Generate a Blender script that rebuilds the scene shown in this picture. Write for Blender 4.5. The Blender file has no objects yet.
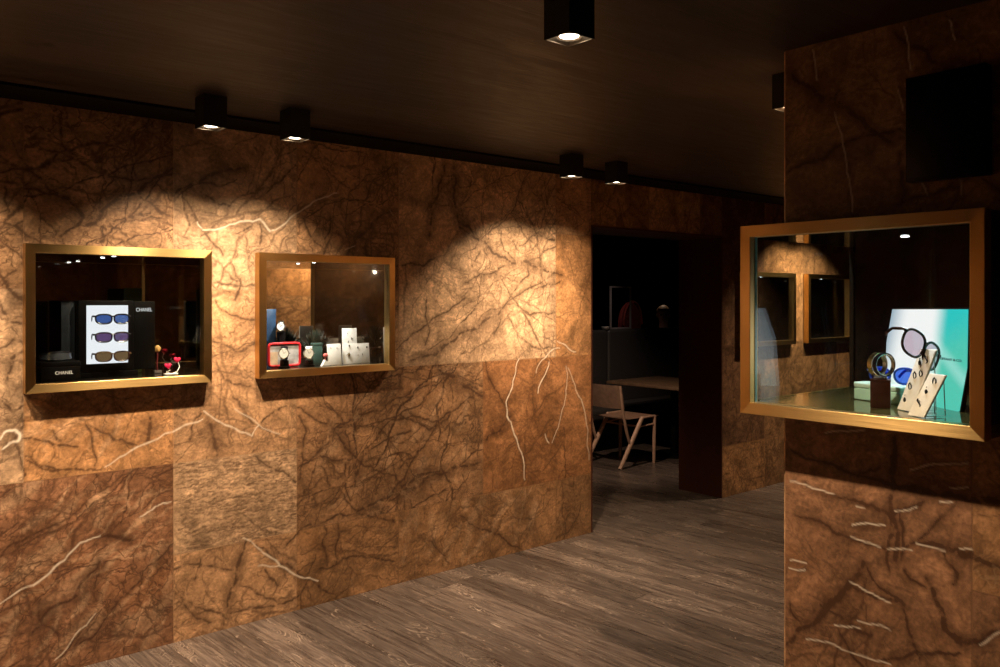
import bpy, bmesh, math, random
import numpy as np
from mathutils import Vector, Matrix

random.seed(7)
rng = np.random.default_rng(11)
SC = bpy.context.scene
COL = SC.collection
PI = math.pi

# ------------------------------------------------------------------ camera
F = 828.0
YAW = math.radians(40.40)
FW = (math.sin(YAW), math.cos(YAW))
RT = (math.cos(YAW), -math.sin(YAW))
EYE = 1.6
CEIL = 2.445
WALL_Y = 3.93
BACK_Y = 4.35
PIL_X = 2.56
PIL_Y = 1.525
HOR = 300.0


def ray(px, py):
    a = (px - 500.0) / F
    return (FW[0] + a * RT[0], FW[1] + a * RT[1], (HOR - py) / F)


def on_y(px, py, y):
    d = ray(px, py)
    t = y / d[1]
    return Vector((d[0] * t, y, EYE + d[2] * t))


def on_x(px, py, x):
    d = ray(px, py)
    t = x / d[0]
    return Vector((x, d[1] * t, EYE + d[2] * t))


def on_z(px, py, z):
    d = ray(px, py)
    t = (z - EYE) / d[2]
    return Vector((d[0] * t, d[1] * t, z))


cam = bpy.data.cameras.new('camera')
cam.sensor_width = 36.0
cam.lens = F / 1000.0 * 36.0
cam.shift_y = -(333.5 - HOR) / 1000.0
cam.clip_start = 0.05
camo = bpy.data.objects.new('camera', cam)
camo.location = (0, 0, EYE)
camo.rotation_euler = (PI / 2, 0, -YAW)
COL.objects.link(camo)
SC.camera = camo


# ------------------------------------------------------------------ node helpers
class NT:
    def __init__(self, name):
        self.m = bpy.data.materials.new(name)
        self.m.use_nodes = True
        self.t = self.m.node_tree
        self.t.nodes.clear()
        self.out = self.t.nodes.new('ShaderNodeOutputMaterial')

    def n(self, typ, **kw):
        nd = self.t.nodes.new(typ)
        for k, v in kw.items():
            if k.startswith('i_'):
                nd.inputs[k[2:].replace('_', ' ')].default_value = v
            else:
                setattr(nd, k, v)
        return nd

    def l(self, a, b):
        self.t.links.new(a, b)

    def put(self, sock, v):
        if isinstance(v, bpy.types.NodeSocket):
            self.l(v, sock)
        elif isinstance(v, (int, float)):
            sock.default_value = v
        else:
            v = tuple(v)
            sock.default_value = v if len(v) == len(sock.default_value) else v + (1.0,)

    def math(self, op, a, b=0.0, c=None, clamp=False):
        nd = self.n('ShaderNodeMath', operation=op)
        nd.use_clamp = clamp
        self.put(nd.inputs[0], a)
        self.put(nd.inputs[1], b)
        if c is not None:
            self.put(nd.inputs[2], c)
        return nd.outputs[0]

    def vmath(self, op, a, b=(0, 0, 0)):
        nd = self.n('ShaderNodeVectorMath', operation=op)
        self.put(nd.inputs[0], a)
        self.put(nd.inputs[1], b)
        return nd.outputs[0]

    def mix(self, fac, a, b, blend='MIX'):
        nd = self.n('ShaderNodeMix', data_type='RGBA', blend_type=blend)
        self.put(nd.inputs[0], fac)
        self.put(nd.inputs[6], a)
        self.put(nd.inputs[7], b)
        return nd.outputs[2]

    def ramp(self, fac, stops):
        nd = self.n('ShaderNodeValToRGB')
        self.put(nd.inputs[0], fac)
        cr = nd.color_ramp
        while len(cr.elements) < len(stops):
            cr.elements.new(0.5)
        for e, (p, c) in zip(cr.elements, stops):
            e.position = p
            e.color = tuple(c) + (1.0,) if len(c) == 3 else c
        return nd.outputs[0]

    def smooth(self, v, lo, hi, a=0.0, b=1.0):
        nd = self.n('ShaderNodeMapRange', interpolation_type='SMOOTHSTEP')
        self.put(nd.inputs[0], v)
        nd.inputs[1].default_value = lo
        nd.inputs[2].default_value = hi
        nd.inputs[3].default_value = a
        nd.inputs[4].default_value = b
        return nd.outputs[0]

    def noise(self, vec, scale, detail=4.0, rough=0.5, dist=0.0, w=None):
        nd = self.n('ShaderNodeTexNoise')
        if w is not None:
            nd.noise_dimensions = '4D'
            self.put(nd.inputs['W'], w)
        self.put(nd.inputs['Vector'], vec)
        nd.inputs['Scale'].default_value = scale
        nd.inputs['Detail'].default_value = detail
        nd.inputs['Roughness'].default_value = rough
        nd.inputs['Distortion'].default_value = dist
        return nd

    def coords(self):
        return self.n('ShaderNodeTexCoord').outputs['Object']

    def scale(self, vec, s, rot=(0, 0, 0), loc=(0, 0, 0)):
        nd = self.n('ShaderNodeMapping')
        self.put(nd.inputs[0], vec)
        nd.inputs['Location'].default_value = loc
        nd.inputs['Rotation'].default_value = rot
        nd.inputs['Scale'].default_value = s
        return nd.outputs[0]

    def principled(self, color, rough=0.5, metal=0.0, spec=0.5, bump=None, bstr=0.2, bdist=0.002, **kw):
        p = self.n('ShaderNodeBsdfPrincipled')
        self.put(p.inputs['Base Color'], color)
        self.put(p.inputs['Roughness'], rough)
        self.put(p.inputs['Metallic'], metal)
        p.inputs['Specular IOR Level'].default_value = spec
        if bump is not None:
            b = self.n('ShaderNodeBump')
            b.inputs['Strength'].default_value = bstr
            b.inputs['Distance'].default_value = bdist
            self.put(b.inputs['Height'], bump)
            self.l(b.outputs[0], p.inputs['Normal'])
        for k, v in kw.items():
            self.put(p.inputs[k.replace('_', ' ')], v)
        self.l(p.outputs[0], self.out.inputs[0])
        return self.m


def plain(name, color, rough=0.5, metal=0.0, spec=0.5, var=0.12, scale=30.0, **kw):
    t = NT(name)
    co = t.coords()
    nz = t.noise(co, scale, 3.0).outputs[0]
    k = t.smooth(nz, 0.3, 0.7, 1.0 - var, 1.0 + var)
    c = t.vmath('SCALE', color)
    nd = c.node
    nd.inputs[0].default_value = color[:3]
    t.put(nd.inputs['Scale'], k)
    return t.principled(c, rough, metal, spec, **kw)


def emissive(name, color, strength):
    t = NT(name)
    e = t.n('ShaderNodeEmission')
    e.inputs[0].default_value = tuple(color) + (1.0,)
    e.inputs[1].default_value = strength
    t.l(e.outputs[0], t.out.inputs[0])
    return t.m


def pane_material(name, tint=(1, 1, 1), f0=0.05, rough=0.0, body=None, body_mix=0.0):
    """thin clear or tinted glass: transmits straight through, reflects by viewing angle"""
    t = NT(name)
    lw = t.n('ShaderNodeLayerWeight')
    lw.inputs[0].default_value = 0.5
    p5 = t.math('POWER', lw.outputs['Facing'], 5.0)
    fac = t.math('MULTIPLY_ADD', p5, 1.0 - f0, f0, clamp=True)
    tr = t.n('ShaderNodeBsdfTransparent')
    t.put(tr.inputs[0], tint)
    gl = t.n('ShaderNodeBsdfGlossy')
    gl.inputs['Roughness'].default_value = rough
    gl.inputs[0].default_value = (1, 1, 1, 1)
    mx = t.n('ShaderNodeMixShader')
    t.l(fac, mx.inputs[0])
    t.l(tr.outputs[0], mx.inputs[1])
    t.l(gl.outputs[0], mx.inputs[2])
    last = mx.outputs[0]
    if body is not None:
        df = t.n('ShaderNodeBsdfDiffuse')
        df.inputs[0].default_value = tuple(body) + (1.0,)
        m2 = t.n('ShaderNodeMixShader')
        m2.inputs[0].default_value = body_mix
        t.l(last, m2.inputs[1])
        t.l(df.outputs[0], m2.inputs[2])
        last = m2.outputs[0]
    t.l(last, t.out.inputs[0])
    return t.m


# ------------------------------------------------------------------ materials
def stone_material():
    t = NT('brown_forest_marble')
    co = t.coords()

    def attr(n):
        return t.n('ShaderNodeAttribute', attribute_name=n)
    dark = attr('dark').outputs['Fac']
    white = attr('white').outputs['Fac']
    net = attr('net').outputs['Fac']
    seed = attr('seed').outputs['Fac']
    tint = attr('tint').outputs['Color']
    seedv = t.n('ShaderNodeCombineXYZ')
    t.put(seedv.inputs[0], seed)
    t.put(seedv.inputs[1], t.math('MULTIPLY', seed, 1.7))
    t.put(seedv.inputs[2], t.math('MULTIPLY', seed, 0.6))
    p = t.vmath('ADD', co, seedv.outputs[0])
    wn = t.noise(p, 2.6, 5.0, 0.6)
    wv = t.vmath('SUBTRACT', wn.outputs['Color'], (0.5, 0.5, 0.5))
    wsc = t.n('ShaderNodeVectorMath', operation='SCALE')
    t.l(wv, wsc.inputs[0])
    wsc.inputs['Scale'].default_value = 0.42
    pw = t.vmath('ADD', p, wsc.outputs[0])

    def cracks(scale, width, msk_lo, msk_hi, msk_scale):
        v = t.n('ShaderNodeTexVoronoi', feature='DISTANCE_TO_EDGE')
        t.put(v.inputs['Vector'], pw)
        v.inputs['Scale'].default_value = scale
        ln = t.smooth(v.outputs['Distance'], 0.0, width, 1.0, 0.0)
        mk = t.smooth(t.noise(p, msk_scale, 3.0).outputs[0], msk_lo, msk_hi)
        return t.math('MULTIPLY', ln, mk)
    c1 = cracks(3.0, 0.040, 0.40, 0.56, 2.6)
    c2 = cracks(8.0, 0.050, 0.44, 0.58, 4.0)
    c3 = cracks(21.0, 0.075, 0.48, 0.62, 6.0)
    netf = t.math('MULTIPLY', net, t.math('MAXIMUM', t.math('MULTIPLY', c1, 1.0), t.math('MAXIMUM', t.math('MULTIPLY', c2, 0.95), t.math('MULTIPLY', c3, 0.6))))
    # cloudy colour
    big = t.noise(p, 3.5, 7.0, 0.62, 0.8).outputs[0]
    med = t.noise(pw, 11.0, 7.0, 0.65, 0.5).outputs[0]
    fine = t.noise(p, 70.0, 4.0, 0.6).outputs[0]
    grain = t.noise(t.scale(pw, (5.0, 5.0, 34.0), rot=(0.5, 0.5, 0.2)), 1.6, 5.0, 0.6).outputs[0]
    k = t.smooth(big, 0.30, 0.70, 0.62, 1.3)
    k = t.math('MULTIPLY', k, t.smooth(med, 0.28, 0.72, 0.72, 1.26))
    k = t.math('MULTIPLY', k, t.smooth(fine, 0.28, 0.72, 0.76, 1.22))
    k = t.math('MULTIPLY', k, t.smooth(grain, 0.3, 0.7, 0.80, 1.18))
    bs = t.n('ShaderNodeVectorMath', operation='SCALE')
    t.put(bs.inputs[0], tint)
    t.put(bs.inputs['Scale'], k)
    rust = t.smooth(t.noise(p, 2.1, 6.0, 0.65, 1.2).outputs[0], 0.52, 0.72)
    col = t.mix(t.math('MULTIPLY', rust, 0.55), bs.outputs[0], t.mix(0.5, bs.outputs[0], (0.28, 0.115, 0.042)))
    d = t.math('MAXIMUM', dark, netf)
    brk = t.smooth(t.noise(p, 32.0, 4.0).outputs[0], 0.28, 0.55, 0.5, 1.05)
    d = t.math('MULTIPLY', d, brk, clamp=True)
    col = t.mix(t.math('MULTIPLY', d, 0.95), col, t.mix(0.10, (0.036, 0.014, 0.007), tint))
    c4 = t.math('MULTIPLY', cracks(5.2, 0.022, 0.50, 0.62, 3.3), 0.22)
    col = t.mix(t.math('MULTIPLY', c4, net), col, (0.66, 0.45, 0.27))
    w = t.math('MULTIPLY', white, t.smooth(t.noise(p, 38.0, 2.0).outputs[0], 0.25, 0.5, 0.5, 1.0), clamp=True)
    col = t.mix(w, col, (0.90, 0.76, 0.60))
    h = t.math('SUBTRACT', t.math('ADD', t.math('MULTIPLY', med, 0.5), t.math('MULTIPLY', fine, 0.35)), d)
    h = t.math('ADD', h, t.math('MULTIPLY', w, 0.6))
    return t.principled(col, t.smooth(med, 0.3, 0.7, 0.36, 0.52), 0.0, 0.32, bump=h, bstr=0.22, bdist=0.003)


def plank_material(name, along, width, length, base, dark, light, rot, rough, streak, spec=0.4, gap=0.018):
    """boards of the given width; `along` 0 = X, 1 = Y"""
    t = NT(name)
    co = t.scale(t.coords(), (1, 1, 1), rot=(0, 0, rot))
    sp = t.n('ShaderNodeSeparateXYZ')
    t.l(co, sp.inputs[0])
    a = sp.outputs[along]
    c = sp.outputs[1 - along]
    u = t.math('DIVIDE', c, width)
    iu = t.math('FLOOR', u)
    fu = t.math('FRACT', u)
    wn = t.n('ShaderNodeTexWhiteNoise', noise_dimensions='1D')
    t.l(iu, wn.inputs['W'])
    v = t.math('ADD', t.math('DIVIDE', a, length), t.math('MULTIPLY', wn.outputs['Value'], 5.0))
    iv = t.math('FLOOR', v)
    fv = t.math('FRACT', v)
    cb = t.n('ShaderNodeCombineXYZ')
    t.l(iu, cb.inputs[0])
    t.l(iv, cb.inputs[1])
    w2 = t.n('ShaderNodeTexWhiteNoise', noise_dimensions='2D')
    t.l(cb.outputs[0], w2.inputs['Vector'])
    rnd = w2.outputs['Value']
    gv = t.n('ShaderNodeCombineXYZ')
    t.put(gv.inputs[0], t.math('MULTIPLY', a, 1.0))
    t.put(gv.inputs[1], t.math('MULTIPLY', c, 9.0))
    t.put(gv.inputs[2], t.math('MULTIPLY', rnd, 60.0))
    g1 = t.noise(gv.outputs[0], 2.4, 6.0, 0.6, 1.6).outputs[0]
    gv2 = t.n('ShaderNodeCombineXYZ')
    t.put(gv2.inputs[0], t.math('MULTIPLY', a, 5.0))
    t.put(gv2.inputs[1], t.math('MULTIPLY', c, 90.0))
    t.put(gv2.inputs[2], t.math('MULTIPLY', rnd, 60.0))
    g2 = t.noise(gv2.outputs[0], 1.0, 4.0, 0.6, 0.5).outputs[0]
    # cathedral figure: contour lines of a stretched noise
    gv3 = t.n('ShaderNodeCombineXYZ')
    t.put(gv3.inputs[0], t.math('MULTIPLY', a, 1.6))
    t.put(gv3.inputs[1], t.math('MULTIPLY', c, 6.0))
    t.put(gv3.inputs[2], t.math('MULTIPLY', rnd, 90.0))
    g3 = t.noise(gv3.outputs[0], 1.5, 2.0, 0.5, 0.3).outputs[0]
    rings = t.math('FRACT', t.math('MULTIPLY', g3, 34.0))
    rl = t.smooth(t.math('ABSOLUTE', t.math('SUBTRACT', rings, 0.5)), 0.0, 0.2, 1.0, 0.0)
    patch = t.smooth(t.noise(gv3.outputs[0], 1.1, 3.0, 0.5).outputs[0], 0.50, 0.62)
    rl = t.math('MULTIPLY', rl, patch)
    col = t.mix(t.smooth(g1, 0.3, 0.72), dark, base)
    col = t.mix(t.math('MULTIPLY', t.smooth(g2, 0.35, 0.75), streak), col, light)
    col = t.mix(t.math('MULTIPLY', rl, min(1.0, streak * 2.6)), col, light)
    fl = t.smooth(t.noise(gv3.outputs[0], 3.4, 5.0, 0.62, 1.5).outputs[0], 0.63, 0.70)
    col = t.mix(t.math('MULTIPLY', fl, min(1.0, streak * 2.2)), col, light)
    sc = t.n('ShaderNodeVectorMath', operation='SCALE')
    t.put(sc.inputs[0], col)
    t.put(sc.inputs['Scale'], t.smooth(rnd, 0.0, 1.0, 0.72, 1.25))
    e1 = t.math('MINIMUM', fu, t.math('SUBTRACT', 1.0, fu))
    e2 = t.math('MULTIPLY', t.math('MINIMUM', fv, t.math('SUBTRACT', 1.0, fv)), length / width)
    ed = t.smooth(t.math('MINIMUM', e1, e2), 0.0, gap, 1.0, 0.0)
    cc = t.mix(t.math('MULTIPLY', ed, 0.8), sc.outputs[0], (0.012, 0.008, 0.006))
    h = t.math('SUBTRACT', t.math('ADD', t.math('MULTIPLY', g2, 0.4), t.math('MULTIPLY', rl, 0.3)), ed)
    return t.principled(cc, t.smooth(g1, 0.3, 0.7, rough - 0.06, rough + 0.08), 0.0, spec, bump=h, bstr=0.25, bdist=0.003)


def brass_material(name, color, rough, spread):
    """brushed metal: the brushing runs along each bar, so highlights spread across it (object axis `spread`)"""
    t = NT(name)
    co = t.coords()
    sc = (3.0, 3.0, 300.0) if spread[2] else (300.0, 3.0, 3.0)
    st = t.noise(t.scale(co, sc), 1.5, 3.0, 0.6).outputs[0]
    cl = t.noise(co, 6.0, 4.0).outputs[0]
    k = t.math('MULTIPLY', t.smooth(st, 0.3, 0.7, 0.97, 1.03), t.smooth(cl, 0.3, 0.7, 0.93, 1.05))
    s = t.n('ShaderNodeVectorMath', operation='SCALE')
    s.inputs[0].default_value = color
    t.put(s.inputs['Scale'], k)
    vt = t.n('ShaderNodeVectorTransform', vector_type='VECTOR', convert_from='OBJECT', convert_to='WORLD')
    vt.inputs[0].default_value = spread
    return t.principled(s.outputs[0], t.smooth(st, 0.3, 0.7, rough - 0.03, rough + 0.04), 1.0, 0.5, Anisotropic=0.8, Tangent=vt.outputs[0])



M = {}
M['stone'] = stone_material()
M['floor'] = plank_material('smoked_oak_boards', 1, 0.17, 1.9, (0.066, 0.049, 0.041), (0.042, 0.030, 0.025), (0.27, 0.20, 0.155),
                            math.radians(-3.2), 0.30, 0.42)
M['ceiling'] = plank_material('dark_stained_boards', 0, 0.30, 3.2, (0.036, 0.024, 0.017), (0.020, 0.013, 0.009), (0.046, 0.032, 0.024),
                              0.0, 0.5, 0.35, spec=0.3, gap=0.008)
M['brass'] = brass_material('brushed_brass', (0.70, 0.46, 0.18), 0.36, (0, 0, 1))
M['brass_upright'] = brass_material('upright_brushed_brass', (0.70, 0.46, 0.18), 0.36, (1, 0, 0))
M['bronze'] = plain('dark_bronze_sheet', (0.060, 0.017, 0.009), 0.42, spec=0.5)
M['black'] = plain('matt_black', (0.0026, 0.0024, 0.0024), 0.35, spec=0.12)
M['lamp_black'] = plain('black_powder_coat', (0.010, 0.0085, 0.008), 0.6, spec=0.3)
M['lamp_inside'] = plain('lamp_reflector', (0.42, 0.33, 0.24), 0.35, metal=0.6)
M['darkwall'] = plain('dark_room_paint', (0.010, 0.008, 0.007), 0.8, spec=0.2)
M['trim'] = plain('black_shadow_gap', (0.006, 0.004, 0.003), 0.8, spec=0.1)
M['mirror'] = plain('smoked_mirror', (0.80, 0.73, 0.64), 0.025, metal=1.0, var=0.03)
M['blackglass'] = plain('black_glass', (0.006, 0.006, 0.006), 0.05, spec=0.6)
M['shelf'] = plain('dark_olive_glass_shelf', (0.055, 0.050, 0.018), 0.10, spec=0.9)
M['case_shelf'] = plain('dark_lacquer_shelf', (0.012, 0.010, 0.008), 0.12, spec=0.6)
M['casebody'] = plain('dark_brown_lacquer', (0.016, 0.009, 0.006), 0.45)
M['glass'] = pane_material('clear_display_glass', (0.97, 0.985, 0.975), 0.035)
M['side_glass'] = pane_material('clear_side_glass', (0.95, 0.98, 0.965), 0.065)
M['glass_edge'] = plain('green_glass_edge', (0.25, 0.42, 0.36), 0.15, spec=0.8)
M['bulb'] = emissive('lamp_glow', (1.0, 0.86, 0.66), 14.0)
M['led'] = emissive('led_glow', (0.93, 0.97, 1.0), 9.0)
M['chrome'] = plain('polished_chrome', (0.78, 0.78, 0.77), 0.13, metal=1.0, var=0.04)
M['silver'] = plain('satin_silver', (0.72, 0.72, 0.70), 0.25, metal=1.0, var=0.05)
M['gold'] = plain('pale_gold', (0.80, 0.58, 0.26), 0.22, metal=1.0, var=0.05)
M['white'] = plain('white_card', (0.80, 0.78, 0.74), 0.55, var=0.04)
M['ivory'] = plain('ivory_leatherette', (0.86, 0.77, 0.66), 0.6, var=0.06)
M['mint'] = plain('mint_lacquer', (0.52, 0.84, 0.70), 0.35, var=0.05)
M['mint_lid'] = plain('pale_mint_lacquer', (0.66, 0.90, 0.78), 0.35, var=0.05)
M['brownblock'] = plain('dark_brown_block', (0.035, 0.011, 0.007), 0.25, var=0.15)
M['red'] = plain('glossy_red', (0.62, 0.025, 0.03), 0.3, var=0.08)
M['rose'] = plain('rose_red_enamel', (0.72, 0.02, 0.09), 0.25, var=0.08)
M['navy'] = plain('navy_card', (0.012, 0.035, 0.075), 0.35, var=0.15)
M['greenbox'] = plain('dark_green_box', (0.035, 0.075, 0.062), 0.4)
M['olive'] = plain('olive_green_reflection', (0.075, 0.09, 0.02), 0.6)
M['beige'] = plain('beige_card', (0.62, 0.43, 0.28), 0.6)
M['greyphoto'] = plain('grey_picture_print', (0.42, 0.40, 0.40), 0.5, var=0.5, scale=14.0)
M['dialwhite'] = plain('white_dial', (0.82, 0.83, 0.84), 0.3, var=0.03)
M['dialdark'] = plain('dark_dial', (0.02, 0.022, 0.026), 0.2)
M['plant'] = plain('dark_foliage', (0.012, 0.018, 0.009), 0.6, var=0.4)
M['letter'] = plain('white_lettering', (0.82, 0.82, 0.82), 0.5, var=0.02)
M['letter_lit'] = emissive('lit_white_lettering', (1.0, 1.0, 1.0), 0.75)
M['tealletter'] = plain('dark_teal_lettering', (0.01, 0.09, 0.10), 0.5, var=0.02)
M['tortoise'] = plain('dark_tortoiseshell', (0.03, 0.014, 0.012), 0.15, var=0.8, scale=90.0)
M['blackframe'] = plain('black_acetate', (0.008, 0.008, 0.012), 0.15)
M['blueframe'] = pane_material('blue_clear_acetate', (0.10, 0.30, 0.85), 0.06, body=(0.03, 0.10, 0.40), body_mix=0.5)
M['darkblueframe'] = plain('blue_acetate', (0.02, 0.07, 0.42), 0.15)
M['lens_blue'] = pane_material('blue_lens', (0.24, 0.34, 0.58), 0.05)
M['lens_purple'] = pane_material('purple_lens', (0.36, 0.27, 0.42), 0.05)
M['lens_brown'] = pane_material('brown_lens', (0.42, 0.33, 0.22), 0.05)
M['lens_grad'] = pane_material('pale_plum_lens', (0.80, 0.72, 0.78), 0.05)
M['lens_sky'] = pane_material('pale_blue_lens', (0.28, 0.45, 0.95), 0.05)
M['lens_shield'] = plain('grey_mirror_lens', (0.26, 0.29, 0.34), 0.16, metal=0.8)
M['chairwood'] = plain('natural_beech', (0.50, 0.31, 0.21), 0.45, var=0.1)
M['tabletop'] = plain('table_oak', (0.12, 0.07, 0.04), 0.45, var=0.2, scale=12.0)
M['leather'] = plain('charcoal_leather', (0.042, 0.036, 0.033), 0.42, var=0.15, scale=60.0)
M['redfabric'] = plain('red_upholstery', (0.22, 0.028, 0.022), 0.75, var=0.2, scale=25.0)
M['greymetal'] = plain('grey_metal_bar', (0.30, 0.25, 0.25), 0.5, metal=0.3)
M['skin'] = plain('skin', (0.46, 0.27, 0.19), 0.55, var=0.06)
M['hair'] = plain('light_brown_hair', (0.34, 0.20, 0.09), 0.55, var=0.5, scale=60.0)
M['sweater'] = plain('dark_knit', (0.020, 0.018, 0.020), 0.85, var=0.2)
M['trousers'] = plain('dark_denim', (0.014, 0.015, 0.02), 0.85)
M['eye'] = plain('dark_eye', (0.02, 0.012, 0.008), 0.2)
M['ghost_panel'] = plain('light_panel_ghost', (0.022, 0.028, 0.036), 0.3)


# ------------------------------------------------------------------ mesh helpers
def xf(bm, vs, mat):
    bmesh.ops.transform(bm, matrix=mat, verts=vs)


def box(bm, x0, x1, y0, y1, z0, z1, bev=0.0, seg=2, mi=0, mat=None):
    r = bmesh.ops.create_cube(bm, size=1.0)
    vs = r['verts']
    for v in vs:
        v.co = Vector(((x0 + x1) / 2 + v.co.x * (x1 - x0), (y0 + y1) / 2 + v.co.y * (y1 - y0), (z0 + z1) / 2 + v.co.z * (z1 - z0)))
    if bev > 0:
        es = list({e for v in vs for e in v.link_edges})
        r2 = bmesh.ops.bevel(bm, geom=es, offset=bev, segments=seg, affect='EDGES', profile=0.5)
        vs = list({v for f in r2['faces'] for v in f.verts} | {v for v in vs if v.is_valid})
    if mi:
        for f in {f for v in vs for f in v.link_faces}:
            f.material_index = mi
    if mat is not None:
        xf(bm, vs, mat)
    return vs


def cyl(bm, c, r, h, n=20, r2=None, axis='Z', mi=0, caps=True):
    m = Matrix.Translation(c)
    if axis == 'X':
        m = m @ Matrix.Rotation(PI / 2, 4, 'Y')
    if axis == 'Y':
        m = m @ Matrix.Rotation(PI / 2, 4, 'X')
    rr = bmesh.ops.create_cone(bm, cap_ends=caps, segments=n, radius1=r, radius2=r if r2 is None else r2, depth=h, matrix=m)
    if mi:
        for f in {f for v in rr['verts'] for f in v.link_faces}:
            f.material_index = mi
    return rr['verts']


def ball(bm, c, r, sx=1, sy=1, sz=1, n=12):
    rr = bmesh.ops.create_uvsphere(bm, u_segments=n, v_segments=max(6, n * 2 // 3), radius=r,
                                   matrix=Matrix.Translation(c) @ Matrix.Diagonal((sx, sy, sz, 1)))
    return rr['verts']


def tube(bm, pts, rad, closed=False, n=8, flat=1.0):
    """tube through pts; rad a number or list; flat < 1 squashes along the local binormal"""
    pts = [Vector(p) for p in pts]
    N = len(pts)
    rads = rad if isinstance(rad, (list, tuple)) else [rad] * N
    rings = []
    ref = None
    for i, p in enumerate(pts):
        if closed:
            d = pts[(i + 1) % N] - pts[i - 1]
        else:
            d = pts[min(i + 1, N - 1)] - pts[max(i - 1, 0)]
        if d.length < 1e-9:
            d = Vector((0, 0, 1))
        d.normalize()
        if ref is None:
            ref = Vector((0, 0, 1)) if abs(d.z) < 0.9 else Vector((0, 1, 0))
        a = ref - d * ref.dot(d)
        if a.length < 1e-6:
            a = Vector((1, 0, 0)) - d * d.x
        a.normalize()
        ref = a
        b = d.cross(a)
        ring = [bm.verts.new(p + (a * math.cos(2 * PI * k / n) + b * math.sin(2 * PI * k / n) * flat) * rads[i]) for k in range(n)]
        rings.append(ring)
    m = N if closed else N - 1
    for i in range(m):
        r0, r1 = rings[i], rings[(i + 1) % N]
        for k in range(n):
            bm.faces.new((r0[k], r0[(k + 1) % n], r1[(k + 1) % n], r1[k]))
    if not closed:
        bm.faces.new(list(reversed(rings[0])))
        bm.faces.new(rings[-1])


def prism(bm, outline, y0, y1, bev=0.0):
    """closed outline in (x,z) extruded from y0 to y1"""
    a = [bm.verts.new((x, y0, z)) for x, z in outline]
    b = [bm.verts.new((x, y1, z)) for x, z in outline]
    n = len(a)
    fs = [bm.faces.new(a), bm.faces.new(list(reversed(b)))]
    for i in range(n):
        fs.append(bm.faces.new((a[i], b[i], b[(i + 1) % n], a[(i + 1) % n])))
    bmesh.ops.recalc_face_normals(bm, faces=fs)
    if bev > 0:
        es = [e for e in fs[0].edges] + [e for e in fs[1].edges]
        bmesh.ops.bevel(bm, geom=es, offset=bev, segments=2, affect='EDGES')


def new():
    return bmesh.new()


def obj(name, bm, mat, parent=None, smooth=True, loc=None, rot=None):
    me = bpy.data.meshes.new(name)
    bmesh.ops.recalc_face_normals(bm, faces=bm.faces[:])
    bm.to_mesh(me)
    bm.free()
    for m in (mat if isinstance(mat, (list, tuple)) else [mat]):
        me.materials.append(m)
    if smooth:
        for p in me.polygons:
            p.use_smooth = True
        me.set_sharp_from_angle(angle=math.radians(32))
    o = bpy.data.objects.new(name, me)
    COL.objects.link(o)
    if parent is not None:
        o.parent = parent
    if loc is not None:
        o.location = loc
    if rot is not None:
        o.rotation_euler = rot
    return o


def tag(o, label, cat, group=None, kind=None):
    o['label'] = label
    o['category'] = cat
    if group:
        o['group'] = group
    if kind:
        o['kind'] = kind
    return o


def thing(name, label, cat, loc=(0, 0, 0), rotz=0.0, group=None):
    o = bpy.data.objects.new(name, None)
    o.empty_display_size = 0.05
    COL.objects.link(o)
    o.location = loc
    o.rotation_euler = (0, 0, rotz)
    return tag(o, label, cat, group)


def struct(name, bm, mat, label=None, smooth=False):
    o = obj(name, bm, mat, smooth=smooth)
    o['kind'] = 'structure'
    if label:
        o['label'] = label
    return o


def dup(root, loc, rotz=0.0, label=None, group=None):
    def rec(o, par):
        c = o.copy()
        COL.objects.link(c)
        if par is not None:
            c.parent = par
        for ch in o.children:
            rec(ch, c)
        return c
    r = rec(root, None)
    r.location = loc
    r.rotation_euler = (root.rotation_euler[0], root.rotation_euler[1], rotz)
    if label:
        r['label'] = label
    if group:
        r['group'] = group
    return r


def lettering(text, height, mat, parent, loc, rot, name='lettering', width=None, thick=0.0006):
    cu = bpy.data.curves.new('txt', 'FONT')
    cu.body = text
    cu.size = height / 0.70
    cu.align_x = 'CENTER'
    cu.extrude = thick
    cu.offset = height * 0.004
    tmp = bpy.data.objects.new('txt', cu)
    COL.objects.link(tmp)
    bpy.context.view_layer.update()
    dg = bpy.context.evaluated_depsgraph_get()
    me = bpy.data.meshes.new_from_object(tmp.evaluated_get(dg))
    bpy.data.objects.remove(tmp)
    if width:
        xs = [v.co.x for v in me.vertices]
        s = width / (max(xs) - min(xs))
        for v in me.vertices:
            v.co.x *= s
    me.materials.clear()
    me.materials.append(mat)
    o = bpy.data.objects.new(name, me)
    COL.objects.link(o)
    o.parent = parent
    o.location = loc
    o.rotation_euler = rot
    return o


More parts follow.
